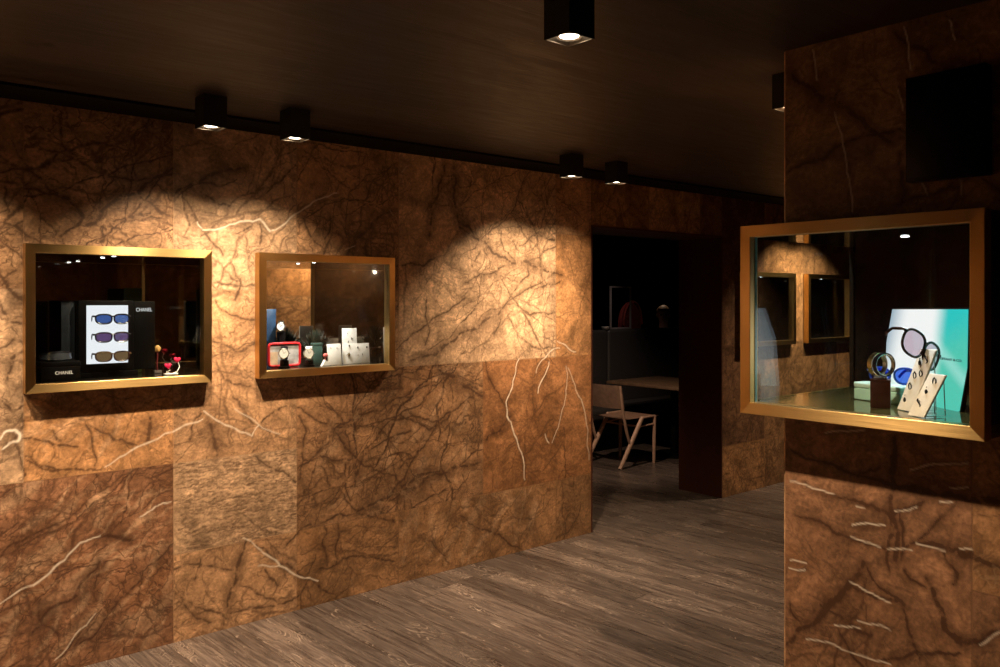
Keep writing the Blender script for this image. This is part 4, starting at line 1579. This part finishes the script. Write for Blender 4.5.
# mint box
p0, p1 = pcase(853.5, 399.0), pcase(900, 405.5)
d = (p1 - p0)
ang = math.atan2(d.y, d.x)            # local x runs along the front edge
wd = d.length
mb = thing('jewellery_box', 'mint green jewellery box under the blue glasses in the pillar case', 'box', (p0.x, p0.y, RZ), ang)
bm = new()
box(bm, 0, wd, 0, 0.062, 0, 0.040, 0.005, 3)
obj('box_body', bm, M['mint'], mb)
bm = new()
box(bm, -0.001, wd + .001, -0.001, 0.063, 0.0405, 0.060, 0.006, 3)
obj('lid', bm, M['mint_lid'], mb)
mbm = Matrix.Translation(mb.location) @ Matrix.Rotation(ang, 4, 'Z')
g = mbm @ Vector((wd * 0.74, 0.022, 0.061))
make_glasses('blue framed glasses resting on the mint green box', None, g, -1.25, M['darkblueframe'], M['lens_sky'], lw=0.062, lh=0.052, gap=0.012, p=2.2, rim=0.0034, arm=0.08, fold=0.9, name='sunglasses')

# brown block with bangles
q = pcase(880.5, 407)
bang = -YAW + 0.03
bb = thing('display_block', 'dark brown block carrying the bangles in the pillar case', 'display block', (q.x, q.y, RZ), bang - 0.5)
hb_ = on_x(880, 379, q.x).z - RZ
bb.rotation_euler[2] = math.atan2(-0.459 * 1.0, 1.0) * 0 - YAW - 0.45
bm = new()
box(bm, -0.029, 0.029, -0.029, 0.029, 0, hb_ - 0.006, 0.0015)
obj('block', bm, M['brownblock'], bb)
bm = new()
box(bm, -0.030, 0.030, -0.030, 0.030, hb_ - 0.0058, hb_, 0.001)
obj('top_plate', bm, M['brownblock'], bb)
fw3 = Vector((ray(880, 378)[0], ray(880, 378)[1], 0)).normalized()
rt3 = Vector((fw3.y, -fw3.x, 0))


def make_bangle(label, loc, rotz, R, w, mat, inner, thick=0.0025):
    t = thing('bangle', label, 'bracelet', loc, rotz, 'bangles on the brown block')
    n = 40
    for nm, r0, m, ww in (('band', R, mat, w), ('lining', R - thick * 0.55, inner, w * 0.86)):
        bm = new()
        prof = [(-ww / 2, 0), (-ww / 2 + .001, thick * .5), (ww / 2 - .001, thick * .5), (ww / 2, 0), (ww / 2 - .001, -thick * .5), (-ww / 2 + .001, -thick * .5)]
        rings = []
        for k in range(n):
            a = 2 * PI * k / n
            rings.append([bm.verts.new((x, (r0 + e) * math.cos(a), R + thick * .5 + (r0 + e) * math.sin(a))) for x, e in prof])
        for k in range(n):
            a, b = rings[k], rings[(k + 1) % n]
            for j in range(6):
                bm.faces.new((a[j], a[(j + 1) % 6], b[(j + 1) % 6], b[j]))
        obj(nm, bm, m, t)
    return t


zt = RZ + hb_ + 0.0085
bm = new()
cl = thing('bangle_rest', 'small silver rest on top of the brown block under the bangles', 'stand', (q.x, q.y, RZ + hb_ + 0.0005), bb.rotation_euler[2])
box(bm, -0.020, 0.020, -0.012, 0.012, 0, 0.007, 0.002)
obj('rest', bm, M['silver'], cl)
az = math.atan2(fw3.y, fw3.x)
make_bangle('silver and gold bangle, left one on the brown block', q - rt3 * 0.009 + fw3 * 0.010 + Vector((0, 0, 0.0)) + Vector((0, 0, zt - RZ)), az + 0.85, 0.035, 0.017, M['gold'], M['silver'], 0.004)
make_bangle('dark bangle leaning beside the gold one on the brown block', q + rt3 * 0.010 - fw3 * 0.012 + Vector((0, 0, zt - RZ)), az + 0.70, 0.036, 0.015, M['blackframe'], M['silver'], 0.004)

# backlit teal and white panel
PXX = on_z(957, 411.5, RZ)
top_l = on_x(892, 309.3, PXX.x + 0.06)
top_r = on_x(965.8, 309.3, PXX.x + 0.0)


def teal_material():
    t = NT('teal_and_white_backlit_print')
    sp = t.n('ShaderNodeSeparateXYZ')
    t.l(t.coords(), sp.inputs[0])
    x, z = sp.outputs[0], sp.outputs[2]
    # white left, teal right, divided by a slanted line; pale grey blue at the far left edge
    u = t.math('DIVIDE', x, pwid)
    d = t.math('SUBTRACT', u, t.math('MULTIPLY', z, 0.45))
    teal = t.smooth(d, 0.56, 0.78)
    tealc = t.mix(t.smooth(t.math('ADD', z, t.math('MULTIPLY', u, -0.15)), 0.0, 0.16), (0.10, 0.62, 0.48), (0.03, 0.60, 0.58))
    blue = t.smooth(t.math('SUBTRACT', u, t.math('MULTIPLY', z, 1.0)), -0.25, 0.10, 1.0, 0.0)
    wc = t.mix(blue, (1.0, 1.0, 1.0), (0.30, 0.42, 0.52))
    low = t.smooth(z, 0.02, 0.15, 1.0, 0.0)
    wc = t.mix(t.math('MULTIPLY', low, 0.4), wc, (0.45, 0.88, 0.72))
    band = t.smooth(t.math('ABSOLUTE', t.math('SUBTRACT', t.math('ADD', t.math('MULTIPLY', u, 0.3), z), 0.42)), 0.0, 0.05, 0.4, 0.0)
    tealc = t.mix(band, tealc, (0.6, 0.95, 0.9))
    col = t.mix(teal, wc, tealc)
    em = t.n('ShaderNodeEmission')
    t.l(col, em.inputs[0])
    em.inputs[1].default_value = 1.0
    t.l(em.outputs[0], t.out.inputs[0])
    return t.m


# panel in local coordinates: x along viewer right, y away, z up, origin at bottom left
pl_l = on_x(884.5, 400, PXX.x + 0.26)
vec = Vector((PXX.x - pl_l.x, PXX.y - pl_l.y, 0))
pang = math.atan2(vec.y, vec.x)
pwid = vec.length
tpn = thing('backlit_sign', 'glowing white and teal sign panel at the back of the pillar case', 'sign', (pl_l.x, pl_l.y, RZ), pang)
hz = top_r.z - RZ
bm = new()
pinv = (Matrix.Translation(tpn.location) @ Matrix.Rotation(pang, 4, 'Z')).inverted()


def on_panel(px, py, off=0.0):
    """local x,z on the panel's plane"""
    d = Vector(ray(px, py))
    o = pinv @ Vector((0, 0, EYE))
    dd = pinv.to_3x3() @ d
    tt = (off - o.y) / dd.y
    p = o + dd * tt
    return p.x, p.z


outline = [on_panel(*p_) for p_ in ((884.5, 402), (957, 411.8), (964.7, 368), (965.8, 309.3), (892.3, 309.3), (886.5, 342))]
outline = [(x, max(z, 0.0)) for x, z in outline]
prism(bm, outline, 0.0, 0.008)
obj('lit_face', bm, teal_material(), tpn, smooth=False)
bm = new()
prism(bm, [(x + (0.004 if x > 0.1 else -0.004), z + (0.004 if z > 0.2 else 0)) for x, z in outline], 0.0085, 0.022)
obj('backing', bm, M['black'], tpn, smooth=False)
tx, tz = on_panel(951, 360.8)
lettering('TIFFANY & CO.', 0.0075, M['tealletter'], tpn, (tx, -0.0012, tz), (PI / 2, 0, 0), width=abs(on_panel(962.5, 360)[0] - on_panel(940, 360)[0]))

# large sunglasses in front of the panel, on a chrome rod stand
sx, sy = 919, 366
gpt = on_x(sx, sy, PXX.x - 0.06)
stn = thing('glasses_stand', 'chrome rod stand holding the dark sunglasses in the pillar case', 'stand', (gpt.x, gpt.y, RZ), -PI / 2)
bm = new()
cyl(bm, (0, 0.01, 0.003), 0.011, 0.006, 24)
obj('base', bm, M['chrome'], stn)
bm = new()
tube(bm, [(0, 0.01, 0.006), (0, 0.01, gpt.z - RZ + 0.01), (0, 0.005, gpt.z - RZ + 0.022)], 0.002)
obj('rod', bm, M['chrome'], stn)
tg = make_glasses('large dark framed sunglasses with pale lenses before the glowing panel', None, (gpt.x, gpt.y, gpt.z + 0.010), -0.27, M['tortoise'], M['lens_grad'],
                  lw=0.084, lh=0.080, gap=0.004, p=2.5, rim=0.0040, arm=0.055, skew=0.10, fold=-1.45)
tg.rotation_euler[1] = 0.50

# two ivory earring boards
GB = 'ivory earring boards'


def make_board(label, pbl, pbr, top_px, top_py, rise):
    a, b_ = pcase(*pbl), pcase(*pbr)
    mid = (a + b_) / 2
    ang = math.atan2(b_.y - a.y, b_.x - a.x)
    w = (b_ - a).length
    t = thing('earring_board', label, 'jewellery display', (mid.x, mid.y, RZ), ang, GB)
    h = rise
    # lean back until the top centre meets the seen top
    inv = (Matrix.Translation(t.location) @ Matrix.Rotation(ang, 4, 'Z')).inverted()
    best = None
    for k in range(200):
        l_ = k * 0.005
        p = Matrix.Translation(t.location) @ Matrix.Rotation(ang, 4, 'Z') @ Vector((0, l_ * h, h))
        r_, f_ = p.x * RT[0] + p.y * RT[1], p.x * FW[0] + p.y * FW[1]
        e = abs(500 + F * r_ / f_ - top_px)
        if best is None or e < best[0]:
            best = (e, l_)
    lean = best[1]
    bm = new()
    box(bm, -w / 2, w / 2, 0.0, 0.009, 0.0008, h, 0.003, 3)
    for v in bm.verts:
        v.co.y += v.co.z * lean
    obj('board', bm, M['ivory'], t)
    bm = new()
    for s in (-1, 1):
        tube(bm, [(s * w * .32, h * .92 * lean + 0.010, h * .92), (s * w * .32, h * .92 * lean + 0.016, 0.0035), (s * w * .32, 0.014, 0.0035)], 0.0016, n=6)
    obj('wire_prop', bm, M['chrome'], t)
    return t, w, h, lean


ER = []


def earring(label, board, fx, fz, kind):
    t_, w, h, lean = board
    z = fz * h
    loc = Matrix.Translation(t_.location) @ Matrix.Rotation(t_.rotation_euler[2], 4, 'Z') @ Vector((fx * w / 2, z * lean - 0.0005, z))
    e = thing('earring', label, 'earring', loc, t_.rotation_euler[2], 'earrings on the ivory boards')
    bm = new()
    if kind == 'hoop':
        tube(bm, [(0.0062 * math.cos(k * PI / 8), -0.0032, -0.002 + 0.009 * math.sin(k * PI / 8)) for k in range(16)], 0.0019, closed=True, n=6)
        obj('hoop', bm, M['dialdark'], e)
    elif kind == 'drop':
        ball(bm, (0, -0.004, -0.005), 0.0055, 1, .6, 1.5, 10)
        obj('stone', bm, M['dialdark'], e)
    else:
        tube(bm, [(0.006 * math.sin(k * .7), -0.0032, -0.014 + 0.0035 * k) for k in range(9)], 0.0022, n=6)
        obj('swirl', bm, M['dialdark'], e)
    bm = new()
    ball(bm, (0, -0.0025, 0.009), 0.0024, n=8)
    obj('stud', bm, M['silver'], e)


b1 = make_board('taller ivory earring board, leaning at the back', (896.5, 409.5), (912, 412.6), 928, 352, on_x(929, 351, 2.56).z - RZ)
b2 = make_board('shorter ivory earring board, leaning in front', (907, 415.2), (923, 418.3), 937, 374, on_x(937, 375, 2.52).z - RZ)
for bd, nm, rows_ in ((b1, 'taller', ((-.4, .20, 'drop', 'lowest left'), (-.35, .40, 'hoop', 'lower middle left'), (-.3, .58, 'hoop', 'upper middle left'), (.35, .62, 'hoop', 'upper middle right'), (-.3, .80, 'drop', 'top left'), (.35, .84, 'swirl', 'top right'))),
                      (b2, 'shorter', ((-.2, .30, 'swirl', 'lowest'), (-.15, .62, 'drop', 'middle'), (.2, .85, 'hoop', 'topmost')))):
    for fx, fz, kd, wh in rows_:
        earring('dark %s earring at the %s of the %s ivory board' % (kd, wh, nm), bd, fx, fz, kd)

# ------------------------------------------------------------------ black panel on the pillar
a, b_ = on_x(904.5, 78, PIL_X - 0.055), on_x(985, 176, PIL_X - 0.055)
lp = on_x(904.5, 182, PIL_X - 0.055)
wp = thing('wall_speaker', 'matt black rectangular box mounted high on the stone pillar', 'wall speaker', (PIL_X - 0.055, (a.y + b_.y) / 2, lp.z), -PI / 2)
w, h = a.y - b_.y, a.z - lp.z
bm = new()
box(bm, -w / 2, w / 2, 0.006, 0.0545, 0, h, 0.003)
obj('cabinet', bm, M['black'], wp)
bm = new()
box(bm, -w / 2 + .006, w / 2 - .006, 0.0, 0.0058, 0.006, h - 0.006, 0.002)
obj('front_cover', bm, M['black'], wp)


# ------------------------------------------------------------------ far cases seen through the glass: a watch and a card
X = CASES[3][0]
make_stand('black stand with a watch in the far wall case', (X + 0.16, 4.05, SZ), 0.0, 0.12, mat=M['black'])
make_watch('silver watch on a stand in the far wall case', None, (X + 0.16, 4.05, SZ + 0.1215), 0.2, M['silver'], M['dialdark'], 0.032)
bm = new()
box(bm, X + 0.07, X + 0.15, 3.99, 4.0, SZ, SZ + 0.13, 0.002)
tag(obj('card', bm, M['beige']), 'beige card standing at the left of the far wall case', 'card')

# ------------------------------------------------------------------ room behind the doorway
def make_chair(label, loc, rotz):
    """seat faces local +x; the near side is local -y"""
    t = thing('dining_chair', label, 'chair', loc, rotz, 'light wood chairs in the back room')
    hw = 0.215
    m = M['chairwood']
    bm = new()
    rows = []
    for i in range(13):
        u = i / 12.0
        x = -0.16 + 0.47 * u
        row = []
        for j in range(9):
            v = -1 + 2 * j / 8.0
            z = 0.455 - 0.018 * (1 - v * v) * math.sin(PI * min(1, u * 1.1)) + 0.012 * u - 0.02 * max(0, u - .85) * 3
            row.append(bm.verts.new((x, v * (hw - 0.012 + 0.015 * u), z)))
        rows.append(row)
    for r0, r1 in zip(rows, rows[1:]):
        for j in range(8):
            bm.faces.new((r0[j], r1[j], r1[j + 1], r0[j + 1]))
    bmesh.ops.solidify(bm, geom=bm.faces[:], thickness=0.014)
    obj('seat', bm, m, t)
    bm = new()
    rows = []
    for j in range(13):
        v = -1 + 2 * j / 12.0
        row = []
        for i in range(6):
            u = i / 5.0
            z = 0.565 + 0.225 * u
            row.append(bm.verts.new((-0.235 - 0.045 * u - 0.045 * (1 - v * v) + 0.02, v * (hw + 0.018), z)))
        rows.append(row)
    for r0, r1 in zip(rows, rows[1:]):
        for i in range(5):
            bm.faces.new((r0[i], r1[i], r1[i + 1], r0[i + 1]))
    bmesh.ops.solidify(bm, geom=bm.faces[:], thickness=0.013)
    obj('backrest', bm, m, t)
    for s in (-1, 1):
        y = s * (hw + 0.004)
        bm = new()
        tube(bm, [(-0.265, y, 0.0), (-0.10, y, 0.235), (0.06, y, 0.463)], [0.018, 0.022, 0.020], n=10)
        obj('leg', bm, m, t)
        bm = new()
        tube(bm, [(0.235, y, 0.0), (0.240, y, 0.25), (0.243, y, 0.462)], [0.014, 0.018, 0.018], n=10)
        obj('leg', bm, m, t)
        bm = new()
        tube(bm, [(-0.262, y, 0.785), (-0.225, y, 0.55), (-0.175, y, 0.36), (-0.125, y, 0.225)], [0.011, 0.014, 0.015, 0.012], n=10)
        obj('back_post', bm, m, t)
        bm = new()
        tube(bm, [(0.05, y, 0.458), (0.245, y, 0.462)], 0.012, n=8)
        obj('side_rail', bm, m, t)
    bm = new()
    tube(bm, [(0.02, -hw, 0.375), (0.02, hw, 0.375)], 0.009, n=8)
    obj('stretcher', bm, m, t)
    bm = new()
    tube(bm, [(0.02, -hw - .004, 0.375), (0.235, -hw - .004, 0.385)], 0.008, n=8)
    tube(bm, [(0.02, hw + .004, 0.375), (0.235, hw + .004, 0.385)], 0.008, n=8)
    obj('under_rail', bm, m, t)
    return t


ch = make_chair('light wooden chair with curved back in the doorway, facing the dark table', (6.190, 5.435, 0), 0.0)
dup(ch, (7.57, 5.44, 0), PI, 'second light wooden chair, only a sliver showing beside the doorway edge')

tb = thing('dining_table', 'dark table with a pale edge behind the light wooden chair', 'table', (6.93, 5.36, 0))
bm = new()
box(bm, -0.43, 0.42, -0.62, 0.55, 0.722, 0.75, 0.004)
obj('tabletop', bm, M['tabletop'], tb)
bm = new()
cyl(bm, (0, 0, 0.372), 0.04, 0.70, 24)
obj('column', bm, M['black'], tb)
bm = new()
cyl(bm, (0, 0, 0.011), 0.24, 0.022, 32, r2=0.20)
obj('base', bm, M['black'], tb)

bo = thing('booth_seat', 'dark grey leather booth with tall padded back behind the table', 'booth', (7.4, 6.35, 0))
bm = new()
box(bm, -1.9, -0.385, 0.0, 0.13, 0.42, 1.262, 0.035, 4)
obj('backrest', bm, M['leather'], bo)
bm = new()
box(bm, -0.375, 1.9, 0.0, 0.13, 0.42, 1.262, 0.035, 4)
obj('backrest', bm, M['leather'], bo)
bm = new()
box(bm, -1.9, 1.9, -0.42, 0.0, 0.33, 0.45, 0.03, 4)
obj('seat', bm, M['leather'], bo)
bm = new()
box(bm, -1.88, 1.88, -0.36, 0.13, 0.0, 0.33, 0.004)
obj('plinth', bm, M['black'], bo)

# thin metal frame standing on the booth back
a, b_ = on_y(610, 286, 6.415), on_y(631, 329, 6.415)
fr = thing('metal_frame', 'thin upright rectangular metal frame standing on the booth back', 'frame', ((a.x + b_.x) / 2, 6.415, 1.2625))
w, h = b_.x - a.x, a.z - 1.2625
r = 0.010
for nm, (x0, x1, z0, z1) in (('upright', (-w / 2, -w / 2 + 2 * r, 0, h)), ('upright', (w / 2 - 2 * r, w / 2, 0, h)), ('top_bar', (-w / 2 + 2 * r, w / 2 - 2 * r, h - 2 * r, h)), ('bottom_bar', (-w / 2 + 2 * r, w / 2 - 2 * r, 0, 2 * r))):
    bm = new()
    box(bm, x0, x1, -r, r, z0, z1, 0.002)
    obj(nm, bm, M['greymetal'], fr)
# white bowl on the booth back
q = on_y(605.5, 329, 6.40)
wbm = new()
prof = [(0.0, 0.0), (0.028, 0.0), (0.045, 0.014), (0.052, 0.032), (0.047, 0.032), (0.040, 0.016), (0.0, 0.006)]
rg = []
for k in range(20):
    an = 2 * PI * k / 20
    rg.append([wbm.verts.new((q.x + rr * math.cos(an), 6.40 + rr * math.sin(an), 1.2628 + zz)) for rr, zz in prof])
for k in range(20):
    A_, B_ = rg[k], rg[(k + 1) % 20]
    for j in range(len(prof) - 1):
        wbm.faces.new((A_[j], B_[j], B_[j + 1], A_[j + 1]))
bmesh.ops.remove_doubles(wbm, verts=wbm.verts[:], dist=1e-5)
tag(obj('bowl', wbm, M['white']), 'small white bowl on top of the booth back beside the metal frame', 'bowl')

PLAT = 0.18
bm = new()
box(bm, 6.4, 10.8, 6.62, 9.5, 0.0, PLAT)
pf = struct('floor_platform', bm, M['floor'], 'raised dark floor behind the booth')

# red high backed chair
q = on_y(633, 302, 7.05)
rc = thing('armchair', 'red upholstered chair with a high rounded back behind the booth', 'chair', (q.x, 7.05, PLAT), 0.35)
tpz = q.z - PLAT
ol = []
hw = 0.33
for k in range(17):
    an = PI * k / 16
    ol.append((hw * math.cos(an) * (1.0), tpz - 0.30 + 0.30 * math.sin(an)))
ol = [(hw * 1.05, 0.38)] + ol + [(-hw * 1.05, 0.38)]
bm = new()
prism(bm, ol, 0.0, 0.09, 0.03)
back = obj('backrest', bm, M['redfabric'], rc)
bm = new()
tube(bm, [(x * 1.02, 0.0, z + 0.004) for x, z in ol[1:-1]], 0.014, n=8)
obj('piping', bm, M['redfabric'], back)
bm = new()
box(bm, -hw, hw, 0.09, 0.55, 0.32, 0.45, 0.04, 4)
obj('seat', bm, M['redfabric'], rc)
for sx_ in (-1, 1):
    bm = new()
    box(bm, sx_ * hw - 0.03 + 0.0, sx_ * hw + 0.03, 0.092, 0.5, 0.45, 0.62, 0.025, 3)
    obj('armrest', bm, M['redfabric'], rc)
    for yy in (0.05, 0.48):
        bm = new()
        cyl(bm, (sx_ * (hw - .05), yy, 0.16), 0.016, 0.32, 12, r2=0.022)
        obj('leg', bm, M['black'], rc)

# seated person with light brown hair
hp = on_z(663.5, 300 + 14, EYE - 14 / F * 11.0)
PX, PY = hp.x, hp.y
HC = EYE - 15.5 / F * 11.0           # head centre height
fa = math.atan2(-PY, -PX)            # faces the viewer
ps = thing('person', 'person with light brown hair in dark clothes seated behind the booth', 'person', (PX, PY, PLAT), fa - PI / 2 + PI)
# local: -y is forwards (towards the viewer), z from the platform
HZ = HC - PLAT
sh = HZ - 0.24
seat = 0.46


def skinned(name, verts, edges, radii, mat, parent, root=0, sub=2):
    me = bpy.data.meshes.new(name)
    me.from_pydata(verts, edges, [])
    o = bpy.data.objects.new(name, me)
    COL.objects.link(o)
    o.parent = parent
    md = o.modifiers.new('skin', 'SKIN')
    md.use_smooth_shade = True
    for i, v in enumerate(me.skin_vertices[0].data):
        r = radii[i]
        v.radius = r if isinstance(r, tuple) else (r, r)
        v.use_root = (i == root)
    s = o.modifiers.new('subdivision', 'SUBSURF')
    s.levels = s.render_levels = sub
    me.materials.append(mat)
    # bake the modifiers
    bpy.context.view_layer.update()
    dg = bpy.context.evaluated_depsgraph_get()
    m2 = bpy.data.meshes.new_from_object(o.evaluated_get(dg))
    o.modifiers.clear()
    o.data = m2
    m2.materials.clear()
    m2.materials.append(mat)
    for p in m2.polygons:
        p.use_smooth = True
    return o


V = [(0, 0, seat + .06), (0, 0, seat + .25), (0, 0, sh - .06), (0, -.01, sh + .03), (0, -.02, HZ - .10), (0, -.025, HZ - .02), (0, -.02, HZ + .06), (0, -.02, HZ + .10)]
R_ = [.13, .12, (.15, .11), .07, .055, (.072, .085), (.076, .088), .05]
E = [(0, 1), (1, 2), (2, 3), (3, 4), (4, 5), (5, 6), (6, 7)]
V += [(0, -.095, HZ - .005), (0, -.125, HZ - .022)]
R_ += [.018, .012]
E += [(5, 8), (8, 9)]
for s in (-1, 1):
    n0 = len(V)
    V += [(s * .17, 0, sh), (s * .23, -.06, sh - .26), (s * .14, -.26, sh - .20), (s * .12, -.31, sh - .16), (s * .115, -.36, sh - .13)]
    R_ += [.06, .045, .034, .026, .02]
    E += [(2, n0), (n0, n0 + 1), (n0 + 1, n0 + 2), (n0 + 2, n0 + 3), (n0 + 3, n0 + 4)]
    for f in range(5):
        fx = (f - 2) * .017
        k = len(V)
        if f == 4:
            V += [(s * .115 - s * .035, -.335, sh - .145), (s * .115 - s * .05, -.36, sh - .14)]
            E += [(n0 + 3, k), (k, k + 1)]
        else:
            L = (.055, .065, .06, .045)[f]
            V += [(s * .115 + s * (fx + .012), -.385, sh - .128), (s * .115 + s * (fx + .012), -.385 - L * .6, sh - .145)]
            E += [(n0 + 4, k), (k, k + 1)]
        R_ += [.009, .007]
    n1 = len(V)
    V += [(s * .10, -.02, seat + .02), (s * .12, -.42, seat + .01), (s * .12, -.44, .09), (s * .12, -.50, .035), (s * .12, -.60, .03)]
    R_ += [.085, .062, .042, .04, .03]
    E += [(0, n1), (n1, n1 + 1), (n1 + 1, n1 + 2), (n1 + 2, n1 + 3), (n1 + 3, n1 + 4)]
skinned('body', V, E, R_, M['skin'], ps)
V = [(0, 0, seat + .04), (0, 0, seat + .25), (0, 0, sh - .06), (0, 0, sh + .0)]
R_ = [.15, .14, (.168, .128), .10]
E = [(0, 1), (1, 2), (2, 3)]
for s in (-1, 1):
    n0 = len(V)
    V += [(s * .17, 0, sh), (s * .23, -.06, sh - .26), (s * .15, -.24, sh - .205)]
    R_ += [.075, .06, .046]
    E += [(2, n0), (n0, n0 + 1), (n0 + 1, n0 + 2)]
skinned('sweater', V, E, R_, M['sweater'], ps)
V = [(0, 0, seat + .06)]
R_ = [.148]
E = []
for s in (-1, 1):
    n1 = len(V)
    V += [(s * .10, -.02, seat + .02), (s * .12, -.42, seat + .01), (s * .12, -.44, .10)]
    R_ += [.10, .075, .055]
    E += [(0, n1), (n1, n1 + 1), (n1 + 1, n1 + 2)]
skinned('trousers', V, E, R_, M['trousers'], ps)
bm = new()
bmesh.ops.create_uvsphere(bm, u_segments=24, v_segments=16, radius=1.0)
for v in bm.verts:
    x, y, z = v.co
    front_cut = 1.0
    if y < -0.35 and z < 0.45:
        front_cut = 0.62
    v.co = Vector((x * .092 * (1.0 if z > -.3 else .9), y * .105 * front_cut - .012, HZ + .035 + z * .105 * (1.0 if z > -0.2 else 1.25)))
    k = 1 + 0.05 * math.sin(9 * x + 7 * z) * math.cos(8 * y)
    v.co.x *= k
obj('hair', bm, M['hair'], ps)
for s in (-1, 1):
    bm = new()
    ball(bm, (s * .032, -.098, HZ + .012), 0.011, n=10)
    obj('eye', bm, M['eye'], ps)
bm = new()
ball(bm, (0, -.098, HZ - .052), 0.016, 1.3, .5, .45, 10)
obj('mouth', bm, plain('lips', (0.38, 0.13, 0.11), 0.5), ps)
for s in (-1, 1):
    bm = new()
    ball(bm, (s * .088, -.015, HZ), 0.022, .45, .8, 1.25, 10)
    obj('ear', bm, M['skin'], ps)
st_ = thing('stool', 'dark padded stool under the person behind the booth', 'stool', (PX, PY, PLAT))
bm = new()
cyl(bm, (0, 0, 0.345), 0.19, 0.05, 28)
obj('seat', bm, M['leather'], st_)
for k in range(4):
    bm = new()
    cyl(bm, (0.13 * math.cos(k * PI / 2 + .5), 0.13 * math.sin(k * PI / 2 + .5), 0.16), 0.015, 0.32, 10)
    obj('leg', bm, M['black'], st_)

# unseen spots added to light the chairs, booth and person in the back room
spot('back_room_fill_light', (4.95, 4.85, CEIL - 0.1), 110.0, 70, 0.8, (1.0, 0.74, 0.54), 0.03, (6.1, 5.45, 0.5))
spot('back_room_fill_light', (6.6, 5.6, CEIL - 0.1), 14.0, 62, 0.8, (1.0, 0.80, 0.66), 0.03, (6.85, 6.4, 1.25))
spot('back_room_fill_light', (PX + 0.30, PY + 0.32, CEIL - 0.1), 14.0, 100, 0.8, (1.0, 0.75, 0.55), 0.03)
spot('back_room_fill_light', (7.5, 6.45, CEIL - 0.1), 5.0, 44, 0.8, (1.0, 0.72, 0.60), 0.03, (8.15, 7.05, 1.3))

# ------------------------------------------------------------------ world and view
wd_ = bpy.data.worlds.new('world')
SC.world = wd_
wd_.use_nodes = True
bg = wd_.node_tree.nodes.get('Background')
bg.inputs[0].default_value = (0.02, 0.015, 0.012, 1)
bg.inputs[1].default_value = 0.3
SC.view_settings.view_transform = 'Standard'
SC.view_settings.look = 'None'
SC.view_settings.exposure = 0.0
SC.view_settings.gamma = 1.0
SC.view_settings.use_curve_mapping = False
SC.cycles.use_denoising = True
SC.cycles.max_bounces = 8
SC.cycles.diffuse_bounces = 2
SC.cycles.transparent_max_bounces = 24
SC.cycles.sample_clamp_indirect = 3.0
SC.cycles.caustics_reflective = False
SC.cycles.caustics_refractive = False
